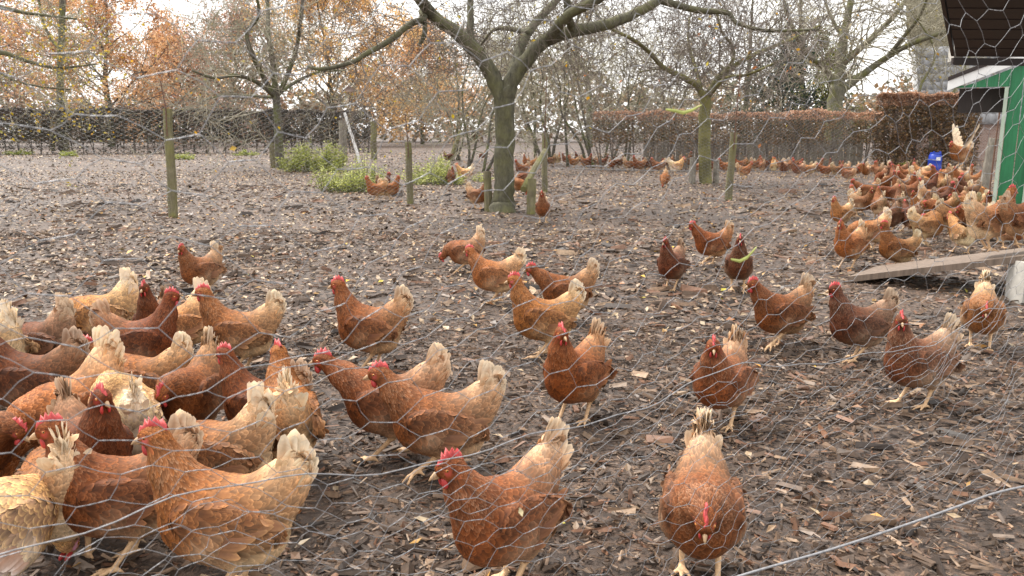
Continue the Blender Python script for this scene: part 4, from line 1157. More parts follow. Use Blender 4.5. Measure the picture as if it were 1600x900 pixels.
class Hen:
    def __init__(s, seed, neck=((0.10, 0, 0.265), (0.135, 0, 0.325), (0.150, 0, 0.375)), head=(0.150, 0, 0.385), hyaw=0.0,
                 hpitch=-0.1, feet=((0.02, 0.0), (0.0, 0.0)), bpitch=0.12, tail=1.0, drop=0.0, fluffy=1.0, spread=False, step=0.005):
        s.rnd = np.random.default_rng(seed)
        s.prims = []
        s.spread = spread
        BP = rot_y(bpitch); piv = np.array([0, 0, 0.215])
        def b(p): return (BP @ (np.array(p, float) * np.array([0.83, 1.03, 1]) - piv)) + piv + np.array([0, 0, -drop - 0.012])
        s.b = b
        def ell(c, r, reg, k, pitch=0.0, roll=None):
            Mr = BP @ rot_y(pitch)
            s.prims.append(('e', b(c), np.array(r, float), Mr, k, REGS.index(reg), None))
        def cone(a, c, r0, r1, reg, k, flow=None, raw=False):
            a = np.array(a, float) if raw else b(a); c = np.array(c, float) if raw else b(c)
            s.prims.append(('c', a, c, (r0, r1), k, REGS.index(reg), flow))
        ell((0.005, 0, 0.220), (0.112, 0.082, 0.082), 'back', 0.03, 0.05)
        ell((0.082, 0, 0.210), (0.076, 0.074, 0.088), 'breast', 0.035, 0.25)
        ell((0.015, 0, 0.170), (0.098, 0.078, 0.068), 'belly', 0.03, -0.05)
        ell((-0.078, 0, 0.180), (0.078, 0.080 * fluffy, 0.080), 'fluff', 0.03, 0.3)
        ell((-0.108, 0, 0.255), (0.082, 0.060, 0.062), 'rump', 0.045, -0.75)
        ell((-0.148, 0, 0.300), (0.080, 0.029, 0.050), 'tailb', 0.04, -tail * 1.0)
        for sy in (-1, 1):
            ell((-0.020, sy * 0.076, 0.222), (0.118, 0.016, 0.052), 'wing', 0.010, 0.10)
        # neck and head
        pull = np.array([-0.010, 0, 0])
        nk = [np.array(q, float) + pull for q in neck]; head = tuple(np.array(head, float) + pull)
        base = b((0.070, 0, 0.235))
        chain = [base] + nk + [np.array(head, float)]
        rad = np.linspace(0.066, 0.021, len(chain)) ; rad[1] = 0.052
        if len(chain) > 3: rad[-2] = 0.027
        for i in range(len(chain) - 1):
            fl = norm(chain[i] - chain[i + 1])
            s.prims.append(('c', chain[i], chain[i + 1], (rad[i], rad[i + 1]), 0.030 if i < 2 else 0.015, REGS.index('neck' if i else 'breast'), fl if i else None))
        s.H = np.array(head, float)
        s.HM = rot_z(hyaw) @ rot_y(hpitch)
        s.prims.append(('e', s.H + s.HM @ np.array([0.008, 0, 0.004]), np.array([0.034, 0.0205, 0.0235]), s.HM, 0.012, REGS.index('head'), -s.HM[:, 0]))
        # legs
        for sy, (fx, fz) in zip((1, -1), feet):
            hip = b((0.012, sy * 0.048, 0.175))
            ank = np.array([fx, sy * 0.042, 0.016 + fz])
            hock = np.array([fx * 0.45 - 0.040, sy * 0.044, 0.090 + fz * 0.6 - drop * 0.5])
            cone(hip, hock + (0, 0, 0.022), 0.050, 0.022, 'thigh', 0.025, raw=True)
            cone(hock + (0, 0, 0.03), hock, 0.018, 0.0095, 'leg', 0.010, raw=True)
            cone(hock, ank, 0.0085, 0.0068, 'leg', 0.008, raw=True)
            lift = fz > 0.005
            for ta, tl in ((-0.5, 0.052), (0.0, 0.062), (0.5, 0.052), (PI - 0.25 * sy, 0.026)):
                tip = ank + np.array([math.cos(ta) * tl, math.sin(ta) * tl, -0.010])
                if lift: tip[2] -= 0.028 if abs(ta) < 1 else 0.0; tip[0] -= 0.018 if abs(ta) < 1 else 0
                mid = ank * 0.45 + tip * 0.55 + (0, 0, 0.004)
                cone(ank, mid, 0.0060, 0.0052, 'leg', 0.005, raw=True)
                cone(mid, tip, 0.0052, 0.0034, 'leg', 0.003, raw=True)
        s.tail = tail
        s.build(step)

    def one(s, pr, P):
        if pr[0] == 'e':
            q = (P - pr[1].astype(P.dtype)) @ pr[3].astype(P.dtype)
            r = pr[2].astype(P.dtype)
            k0 = np.sqrt(((q / r) ** 2).sum(-1)); k1 = np.sqrt(((q / (r * r)) ** 2).sum(-1))
            return k0 * (k0 - 1) / np.maximum(k1, 1e-6)
        a = pr[1].astype(P.dtype); ab = (pr[2] - pr[1]).astype(P.dtype)
        pa = P - a
        t = np.clip(pa @ ab / float(ab @ ab), 0, 1)
        return np.sqrt(((pa - t[..., None] * ab) ** 2).sum(-1)) - (pr[3][0] + t * (pr[3][1] - pr[3][0]))

    def dist(s, P, each=False):
        d = None; allD = []
        for pr in s.prims:
            dd = s.one(pr, P)
            if each: allD.append(dd)
            if d is None: d = dd
            else:
                k = pr[4]
                h = np.clip(0.5 + 0.5 * (dd - d) / k, 0, 1)
                d = dd * (1 - h) + d * h - k * h * (1 - h)
        return (d, np.stack(allD, -1)) if each else d

    def build(s, h):
        pts = []
        for pr in s.prims:
            if pr[0] == 'e': pts += [pr[1] - pr[2].max(), pr[1] + pr[2].max()]
            else: pts += [np.minimum(pr[1], pr[2]) - max(pr[3]), np.maximum(pr[1], pr[2]) + max(pr[3])]
        lo = np.min(pts, 0) - 2 * h; hi = np.max(pts, 0) + 2 * h
        n = np.ceil((hi - lo) / h).astype(int) + 1
        ax = [lo[i] + h * np.arange(n[i]) for i in range(3)]
        G = np.stack(np.meshgrid(*ax, indexing='ij'), -1).astype(np.float32)
        Fv = np.full(n, 1.0, np.float32)
        for pr in s.prims:
            m_ = pr[4] + 2 * h
            if pr[0] == 'e': b0, b1 = pr[1] - pr[2].max() - m_, pr[1] + pr[2].max() + m_
            else: b0, b1 = np.minimum(pr[1], pr[2]) - max(pr[3]) - m_, np.maximum(pr[1], pr[2]) + max(pr[3]) + m_
            i0 = np.clip(np.floor((b0 - lo) / h).astype(int), 0, n); i1 = np.clip(np.ceil((b1 - lo) / h).astype(int) + 1, 0, n)
            sl = tuple(slice(a_, b_) for a_, b_ in zip(i0, i1))
            dd = s.one(pr, G[sl]); d0 = Fv[sl]; k = pr[4]
            hh = np.clip(0.5 + 0.5 * (dd - d0) / k, 0, 1)
            Fv[sl] = dd * (1 - hh) + d0 * hh - k * hh * (1 - hh)
        ins = Fv < 0
        c = [ins[i:n[0] - 1 + i, j:n[1] - 1 + j, k:n[2] - 1 + k] for i in (0, 1) for j in (0, 1) for k in (0, 1)]
        cnt = sum(x.astype(np.int8) for x in c)
        act = (cnt > 0) & (cnt < 8)
        idx = np.argwhere(act)
        cid = np.full(act.shape, -1, int); cid[act] = np.arange(len(idx))
        corner = np.array([(i, j, k) for i in (0, 1) for j in (0, 1) for k in (0, 1)])
        val = np.stack([Fv[idx[:, 0] + a, idx[:, 1] + b_, idx[:, 2] + c_] for a, b_, c_ in corner], 1)
        acc = np.zeros((len(idx), 3)); m = np.zeros(len(idx))
        for a in range(8):
            for b_ in range(a + 1, 8):
                if np.abs(corner[a] - corner[b_]).sum() != 1: continue
                va, vb = val[:, a], val[:, b_]
                x = (va < 0) != (vb < 0)
                t = np.where(x, va / np.where(x, va - vb, 1), 0)
                acc += np.where(x[:, None], corner[a] + t[:, None] * (corner[b_] - corner[a]), 0); m += x
        V = lo + (idx + acc / m[:, None]) * h
        quads = []
        for axn in range(3):
            o1, o2 = [(1, 2), (2, 0), (0, 1)][axn]
            sl0 = [slice(None)] * 3; sl1 = [slice(None)] * 3
            sl0[axn] = slice(0, -1); sl1[axn] = slice(1, None)
            A, B = ins[tuple(sl0)], ins[tuple(sl1)]
            e = np.argwhere(A != B)
            sgn = A[tuple(e.T)]
            def cell(d1, d2):
                q = e.copy(); q[:, o1] += d1; q[:, o2] += d2
                return cid[tuple(q.T)]
            q = np.stack([cell(-1, -1), cell(0, -1), cell(0, 0), cell(-1, 0)], 1)
            q[~sgn] = q[~sgn][:, ::-1]
            quads.append(q)
        Q = np.concatenate(quads)
        s.V, s.Q = V, Q
        nrm, col, leg, W = s.shade(V)
        s.nrm = nrm
        mi = (leg[Q].mean(1) > 0.5).astype(int)
        s.body = mesh_np("hen_body", V, [Q], [M_SKIN, M_LEG], col, smooth=True, mat_idx=mi)
        s.feathers(W)
        s.face()

    def weights(s, P):
        d, D = s.dist(P, True)
        w = np.exp(-np.maximum(D - D.min(1, keepdims=True), 0) / 0.009)
        return d, D, w / w.sum(1, keepdims=True)

    def normals(s, P, e=0.002):
        g = np.stack([s.dist(P + np.eye(3)[i] * e) - s.dist(P - np.eye(3)[i] * e) for i in range(3)], -1)
        return norm(g)

    def shade(s, P):
        d, D, w = s.weights(P)
        nrm = s.normals(P)
        cols = np.array([(*REG[REGS[pr[5]]][0], REG[REGS[pr[5]]][1]) for pr in s.prims])
        col = w @ cols
        reg = np.array([pr[5] for pr in s.prims])
        leg = w[:, reg == REGS.index('leg')].sum(1)
        # bare red face round the eyes
        q = (P - s.H) @ s.HM
        face = np.exp(-(((q[:, 0] - 0.022) / 0.014) ** 2 + ((q[:, 2] - 0.002) / 0.014) ** 2)) * (np.linalg.norm(q, axis=1) < 0.05)
        face = np.clip(face * 1.5 - 0.40, 0, 1)
        col[:, :3] = col[:, :3] * (1 - face[:, None]) + np.array([0.42, 0.075, 0.055]) * face[:, None]
        col[:, 3] *= 1 - face
        col[:, :3] *= s.rnd.uniform(0.80, 1.0, (len(P), 1))
        s.facew = face
        return nrm, col, leg, w

    def feather_set(s, P, Nn, Fd, L, Wd, lift, C, tipC, pale, tippale, point=0.25, sink=0.0012, conform=False):
        n = len(P)
        Fd = norm(Fd - Nn * (Fd * Nn).sum(1, keepdims=True))
        S = np.cross(Nn, Fd)
        rows = [(0.0, 0.45, 0.0, 0.1), (0.45, 1.0, 0.0, 0.2), (0.78, 0.95, 0.12, 0.5), (0.92, 0.68, 0.5, 0.95), (1.0, point, 1.0, 1.0)]
        V = np.zeros((n, 5, 3, 3)); Cc = np.zeros((n, 5, 3, 4))
        ph = s.rnd.uniform(-0.15, 0.15, (n, 1))
        for r, (t, wd, kc, ke) in enumerate(rows):
            cen = P + Fd * (t * L)[:, None] + Nn * (lift * L * t - sink - 0.55 * lift * L * t * t)[:, None] + S * (ph * t * t * L[:, None])
            for c_, sd_ in enumerate((-1, 0, 1)):
                p = cen + S * (sd_ * 0.5 * wd * Wd)[:, None]
                if sd_: p = p - Nn * (0.10 * Wd * wd)[:, None] - Fd * (0.06 * L)[:, None]
                V[:, r, c_] = p
                k = ke if sd_ else kc
                Cc[:, r, c_, :3] = C * (1 - k) + tipC * k
                Cc[:, r, c_, 3] = pale * (1 - k) + tippale * k
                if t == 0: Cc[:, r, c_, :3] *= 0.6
        if conform:      # lay every feather on the body, tips a little proud
            flat = V.reshape(-1, 3)
            d = s.dist(flat).reshape(n, 5, 3)
            tt = np.array([r_[0] for r_ in rows])[None, :, None]
            want = 0.0004 + tt * (0.0014 + 0.10 * lift * L)[:, None, None] - 0.0012 * np.array([1, 0, 1])[None, None, :] * tt
            V = V + Nn[:, None, None, :] * np.clip(want - d, -0.012, 0.014)[..., None]
        base = (np.arange(n) * 15)[:, None]
        q = np.array([[r * 3 + c_, r * 3 + c_ + 1, r * 3 + c_ + 4, r * 3 + c_ + 3] for r in range(4) for c_ in range(2)])
        return V.reshape(-1, 3), (base[:, :, None] + q[None]).reshape(-1, 4), Cc.reshape(-1, 4)

    def feathers(s, W, count=2700):
        V, Q = s.V, s.Q
        rnd = s.rnd
        a = V[Q]
        area = np.linalg.norm(np.cross(a[:, 2] - a[:, 0], a[:, 3] - a[:, 1]), axis=1) / 2
        reg = np.array([pr[5] for pr in s.prims])
        Wr = np.stack([W[:, reg == i].sum(1) for i in range(len(REGS))], 1)
        dens = np.array([0.0 if r == 'leg' else {'head': 7.0, 'neck': 2.6}.get(r, 1.0) for r in REGS])
        wq = area * (Wr[Q].mean(1) @ dens) * (s.facew[Q].mean(1) < 0.2)
        wq *= (Wr[Q].mean(1)[:, REGS.index('leg')] < 0.25)
        pick = rnd.choice(len(Q), count, p=wq / wq.sum())
        uv = rnd.random((count, 2))
        P = (a[pick, 0] * ((1 - uv[:, :1]) * (1 - uv[:, 1:])) + a[pick, 1] * (uv[:, :1] * (1 - uv[:, 1:])) + a[pick, 2] * (uv[:, :1] * uv[:, 1:]) + a[pick, 3] * ((1 - uv[:, :1]) * uv[:, 1:]))
        nrm, col, leg, w = s.shade(P)
        flow = []
        for pr in s.prims:
            f = pr[6] if pr[6] is not None else REG[REGS[pr[5]]][2]
            f = np.array(f if f is not None else (-1, 0, 0), float)
            flow.append(f)
        Fd = w @ np.array(flow)
        Fd = Fd + rnd.normal(0, 0.12, Fd.shape)
        L = 0.90 * w @ np.array([REG[REGS[pr[5]]][3] for pr in s.prims]) * rnd.uniform(0.8, 1.2, count)
        Wd = w @ np.array([REG[REGS[pr[5]]][4] for pr in s.prims]) * rnd.uniform(0.85, 1.15, count)
        lift = w @ np.array([REG[REGS[pr[5]]][5] for pr in s.prims]) * rnd.uniform(0.25, 1.0, count)
        L = np.maximum(L, 0.007); Wd = np.maximum(Wd, 0.004)
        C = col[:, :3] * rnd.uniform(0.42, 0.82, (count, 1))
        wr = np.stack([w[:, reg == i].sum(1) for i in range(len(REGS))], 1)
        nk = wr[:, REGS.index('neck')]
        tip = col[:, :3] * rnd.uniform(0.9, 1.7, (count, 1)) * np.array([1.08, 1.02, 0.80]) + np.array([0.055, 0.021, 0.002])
        tp = np.clip(col[:, 3] * 1.3 + 0.05 * rnd.random(count) + 0.30 * nk * rnd.random(count), 0, 1)
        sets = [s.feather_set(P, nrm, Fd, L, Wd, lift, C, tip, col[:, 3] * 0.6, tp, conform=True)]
        # wing quills lying along the flank, then tail quills standing in two near-upright fans
        for sy in (-1, 1):
            m = 11
            k = np.arange(m) / (m - 1)
            p = np.stack([0.045 - 0.10 * k, np.full(m, sy * 0.094), 0.188 + 0.030 * k + 0.028 * (k - 0.5)], 1)
            p[:, 1] -= sy * 0.016 * np.abs(k - 0.4)
            if s.spread:
                k = np.tile(np.linspace(0, 1, 18), 2); m = 36
                row = np.repeat([0.0, 1.0], 18)
                p = np.stack([0.06 - 0.05 * k, sy * (0.055 + 0.09 * k), 0.27 + 0.17 * k + 0.004 * row], 1)
            p = np.array([s.b(x) for x in p])
            f = np.stack([-np.ones(m), sy * (0.06 + 0.0 * k), -0.16 + 0.30 * k], 1) @ rot_y(0.0).T
            if s.spread: f = np.stack([-1 + 0.6 * k, sy * (0.10 + 0.35 * k), 0.15 + 0.85 * k], 1)
            nn = np.tile([[0.0, sy * 0.97, 0.25]], (m, 1)) if not s.spread else np.tile([[0.25, -sy * 0.9, 0.35]], (m, 1))
            LL = (0.085 + 0.03 * rnd.random(m)) if not s.spread else (0.15 + 0.05 * k) * (1 - 0.5 * row)
            cc = np.array(MAHOG) * rnd.uniform(0.8, 1.25, (m, 1))
            tt = np.array((0.30, 0.115, 0.035) if not s.spread else (0.6, 0.42, 0.25)) * rnd.uniform(0.6, 1.1, (m, 1))
            sets.append(s.feather_set(p, nn, norm(f), LL, np.full(m, 0.027 if not s.spread else 0.048), np.full(m, 0.05), cc, tt, np.full(m, 0.1 + 0.5 * s.spread), np.full(m, 0.10 + 0.8 * s.spread), 0.4))
        s.plum = mesh_np("hen_plumage", *s._join(sets), smooth=True)
        sets = []
        root = s.b((-0.160, 0, 0.300))
        for sy in (-1, 1):
            for lay, (m, ln, wd) in enumerate(((15, 0.116, 0.033), (12, 0.082, 0.027), (10, 0.056, 0.022))):
                k = np.arange(m) / (m - 1)
                ang = s.tail * 1.14 + (k - 0.5) * 0.40 + rnd.normal(0, 0.025, m)
                f = np.stack([-np.cos(ang), sy * (0.06 + 0.05 * lay + 0.22 * (1 - k)) + rnd.normal(0, 0.03, m), np.sin(ang)], 1)
                p = root + np.stack([0.012 - 0.030 * (1 - k), sy * (0.006 + 0.008 * lay) + 0 * k, -0.035 + 0.05 * k], 1)
                nn = np.stack([-0.15 - 0.35 * (1 - k), sy * np.ones(m), 0.10 - 0.35 * (1 - k)], 1) + rnd.normal(0, 0.08, (m, 3))
                LL = ln * (0.74 + 0.30 * np.sin(k * 2.2)) * rnd.uniform(0.97, 1.03, m)
                cc = np.array((0.36, 0.155, 0.055)) * rnd.uniform(0.85, 1.2, (m, 1)); tt = np.array([(0.74, 0.57, 0.40), (0.60, 0.38, 0.20), (0.45, 0.22, 0.085)][lay]) * rnd.uniform(0.85, 1.12, (m, 1))
                sets.append(s.feather_set(p, norm(nn), norm(f), LL, np.full(m, wd), np.full(m, 0.06), cc, tt, np.full(m, (0.45, 0.25, 0.15)[lay]), np.full(m, (1.0, 0.75, 0.45)[lay]), 0.5))
        m = 7; k = np.linspace(-1, 1, m)
        for ln, a0 in ((0.085, 1.05), (0.060, 0.75)):
            f = np.stack([-np.cos(s.tail * a0) * np.ones(m), 0.35 * k, np.sin(s.tail * a0) * np.ones(m)], 1)
            p = root + np.stack([-0.012 + 0 * k, 0.016 * k, -0.03 + 0 * k], 1)
            nn = np.stack([-np.sin(s.tail * a0) * np.ones(m), 0.3 * k, -np.cos(s.tail * a0) * np.ones(m)], 1)
            cc = np.array((0.45, 0.22, 0.085)) * rnd.uniform(0.85, 1.2, (m, 1)); tt = np.array((0.70, 0.50, 0.32)) * rnd.uniform(0.85, 1.1, (m, 1))
            sets.append(s.feather_set(p, norm(nn), norm(f), np.full(m, ln) * rnd.uniform(0.9, 1.1, m), np.full(m, 0.030), np.full(m, 0.1), cc, tt, np.full(m, 0.4), np.full(m, 0.8), 0.5))
        s.tailm = mesh_np("hen_tail", *s._join(sets), smooth=True)

    def _join(s, sets):
        off = 0; VV, QQ, CC = [], [], []
        for v, q, c in sets:
            VV.append(v); QQ.append(q + off); CC.append(c); off += len(v)
        return np.concatenate(VV), [np.concatenate(QQ)], [M_FEATHER], np.clip(np.concatenate(CC), 0, 1)

    def hp(s, P):
        return s.H + np.asarray(P, float) @ s.HM.T

    def face(s):
        # comb: a serrated blade
        xs = np.array([0.036, 0.031, 0.026, 0.020, 0.015, 0.008, 0.003, -0.005, -0.010, -0.018, -0.026])
        up = np.array([0.020, 0.033, 0.030, 0.046, 0.037, 0.052, 0.040, 0.050, 0.037, 0.041, 0.026])
        lo = np.array([0.006, 0.010, 0.014, 0.018, 0.020, 0.021, 0.021, 0.020, 0.018, 0.015, 0.014])
        n = len(xs)
        lean = 0.004 * np.sin(np.arange(n) * 1.1 + s.rnd.uniform(0, 6))
        mid = (lo + up) / 2
        V = np.concatenate([np.stack([xs, lean, up], 1), np.stack([xs, lean * 0.5 + 0.0042, mid], 1), np.stack([xs, lean * 0 + 0.0050, lo], 1),
                            np.stack([xs, lean * 0.5 - 0.0042, mid], 1), np.stack([xs, lean * 0 - 0.0050, lo], 1)])
        F = []
        for i in range(n - 1):
            u, l1, l2, r1, r2 = i, n + i, 2 * n + i, 3 * n + i, 4 * n + i
            F += [(u, u + 1, l1 + 1, l1), (l1, l1 + 1, l2 + 1, l2), (u + 1, u, r1, r1 + 1), (r1 + 1, r1, r2, r2 + 1)]
        s.comb = mesh_np("hen_comb", s.hp(V), [np.array(F)], M_COMB, smooth=True)
        # beak: hooked upper over lower
        parts = []
        for zc, ln, rr, dr in ((0.000, 0.026, 0.0085, -0.009), (-0.007, 0.019, 0.006, -0.002)):
            P = np.array([[0.034 + ln * t, 0, zc + dr * t * t] for t in (0, 0.35, 0.7, 1.0)])
            v, f = sweep(P, rr * np.array([1.0, 0.85, 0.5, 0.12]), 7)
            v[:, 1] *= 0.75
            parts.append((v, f))
        V, F = merge(parts)
        s.beak = mesh_np("hen_beak", s.hp(V), F, M_BEAK, smooth=True)
        # wattles and eyes
        s.watt, s.eye = [], []
        for sy in (-1, 1):
            t = np.linspace(0, 1, 6)
            P = np.stack([0.030 - 0.006 * t, sy * (0.007 + 0.003 * np.sin(t * PI)), -0.010 - 0.027 * t], 1)
            v, f = sweep(P, np.array([0.004, 0.0060, 0.0075, 0.0085, 0.0070, 0.0025]), 8)
            v[:, 1] = sy * 0.009 + (v[:, 1] - sy * 0.009) * 0.45
            s.watt.append(mesh_np("hen_wattle", s.hp(v), f, M_COMB, smooth=True))
            # eye: ball with a dark pupil cap
            yy = np.linspace(0.006, 0.034, 57); dd = s.dist(s.hp(np.stack([np.full(57, 0.020), sy * yy, np.full(57, 0.0075)], 1)))
            ys = float(yy[np.argmax(dd > 0)]) - 0.0022
            rings, sg = [0, 0.32, 0.5, 0.9, 1.4, 2.0], 8
            VV, CC = [], []
            for a_ in rings:
                for g in range(sg):
                    b_ = g * 2 * PI / sg
                    VV.append([0.020 + 0.0048 * math.sin(a_) * math.cos(b_), sy * (ys + 0.0048 * math.cos(a_)), 0.0075 + 0.0048 * math.sin(a_) * math.sin(b_)])
                    CC.append((0.008, 0.006, 0.006, 0) if a_ < 0.45 else (0.42, 0.16, 0.03, 0))
            i = np.arange(sg); j = (i + 1) % sg
            Fq = np.concatenate([np.stack([i, j, j + sg, i + sg], 1) + k * sg for k in range(len(rings) - 1)])
            s.eye.append(mesh_np("hen_eye", s.hp(np.array(VV)), [Fq], M_EYE, np.array(CC), smooth=True))

HENS = {}
def hen_kinds():
    up = dict(neck=((0.098, 0, 0.262), (0.125, 0, 0.318), (0.138, 0, 0.362)), head=(0.146, 0, 0.388))
    H = HENS
    H['alert'] = Hen(1, **up, hpitch=-0.12, feet=((0.035, 0), (-0.015, 0)))
    H['alert_high'] = Hen(2, neck=((0.088, 0, 0.275), (0.108, 0, 0.335), (0.118, 0, 0.38)), head=(0.126, 0, 0.41), hpitch=-0.05, feet=((0.01, 0), (0.02, 0)), bpitch=0.24, tail=1.12)
    H['look_left'] = Hen(3, neck=((0.096, 0.004, 0.262), (0.120, 0.010, 0.318), (0.130, 0.016, 0.362)), head=(0.134, 0.020, 0.386), hyaw=0.95, hpitch=-0.1, feet=((-0.02, 0), (0.04, 0)), tail=1.05)
    H['look_right'] = Hen(4, neck=((0.096, -0.004, 0.262), (0.120, -0.010, 0.318), (0.130, -0.016, 0.362)), head=(0.134, -0.020, 0.386), hyaw=-0.95, hpitch=-0.12, feet=((0.05, 0), (-0.03, 0)), tail=0.95)
    H['stretch'] = Hen(5, neck=((0.112, 0, 0.250), (0.165, 0, 0.292), (0.200, 0, 0.318)), head=(0.222, 0, 0.336), hpitch=-0.06, feet=((0.06, 0), (-0.055, 0)), bpitch=0.06, tail=0.95)
    H['walk'] = Hen(6, neck=((0.108, 0, 0.256), (0.150, 0, 0.305), (0.172, 0, 0.338)), head=(0.188, 0, 0.358), hpitch=-0.15, feet=((0.075, 0.035), (-0.03, 0)), bpitch=0.10, tail=1.05)
    H['peck'] = Hen(7, neck=((0.128, 0, 0.205), (0.175, 0, 0.150), (0.198, 0, 0.100)), head=(0.208, 0, 0.066), hpitch=-1.0, feet=((0.03, 0), (-0.03, 0)), bpitch=-0.16, tail=1.15)
    H['duck'] = Hen(8, neck=((0.115, 0, 0.245), (0.155, 0, 0.262), (0.178, 0, 0.262)), head=(0.196, 0, 0.256), hpitch=-0.55, feet=((0.04, 0), (-0.03, 0)), bpitch=0.03, tail=1.15)
    H['tall_tail'] = Hen(9, neck=((0.100, 0.003, 0.258), (0.132, 0.008, 0.310), (0.146, 0.010, 0.350)), head=(0.156, 0.012, 0.374), hyaw=0.4, hpitch=-0.2, feet=((0.0, 0), (0.05, 0)), bpitch=0.10, tail=1.28)
    H['low_tail'] = Hen(10, neck=((0.104, -0.003, 0.255), (0.140, -0.006, 0.305), (0.158, -0.008, 0.342)), head=(0.170, -0.008, 0.364), hyaw=-0.35, hpitch=-0.15, feet=((0.03, 0), (-0.04, 0)), bpitch=0.10, tail=0.75)
    H['preen'] = Hen(11, neck=((0.085, 0.020, 0.270), (0.075, 0.060, 0.300), (0.040, 0.095, 0.290)), head=(0.015, 0.108, 0.270), hyaw=2.6, hpitch=-0.5, feet=((0.02, 0), (0.0, 0)), bpitch=0.15, tail=0.9)
    H['scratch'] = Hen(13, neck=((0.120, 0, 0.225), (0.165, 0.004, 0.205), (0.190, 0.008, 0.175)), head=(0.205, 0.010, 0.148), hpitch=-0.7, hyaw=0.3, feet=((0.07, 0.02), (-0.04, 0)), bpitch=-0.08, tail=1.25)
    H['flap'] = Hen(12, neck=((0.11, 0, 0.25), (0.15, 0, 0.29), (0.165, 0, 0.31)), head=(0.18, 0, 0.325), hpitch=-0.1, feet=((-0.02, 0.03), (-0.05, 0.03)), bpitch=0.15, tail=0.6, spread=True)

def place_hen(kind, loc, face, scale, tint, pale, label, group, detail=2):
    """face: 0 = to the right of the view, 90 = away from the camera, 180 = to the left"""
    h = HENS[kind]
    t = thing("hen", label, "hen", loc, math.radians(face), group)
    t.scale = (scale * R.uniform(0.95, 1.04), scale * R.uniform(0.93, 1.07), scale * R.uniform(0.97, 1.04))
    hue = R.uniform(0.92, 1.10); lum = R.uniform(0.85, 1.15); tint = tuple(c * lum * (1, hue, hue * hue)[i] for i, c in enumerate(tint))
    def part(nm, me):
        o = obj(nm, me, t); o.color = (*tint, pale); return o
    part("body", h.body)
    tag(part("plumage", h.plum), kind="stuff")
    tag(part("tail", h.tailm), kind="stuff")
    part("comb", h.comb)
    if detail > 0:
        part("beak", h.beak)
        for m in h.watt: part("wattle", m)
    if detail > 1:
        for m in h.eye: part("eye", m)
    return t
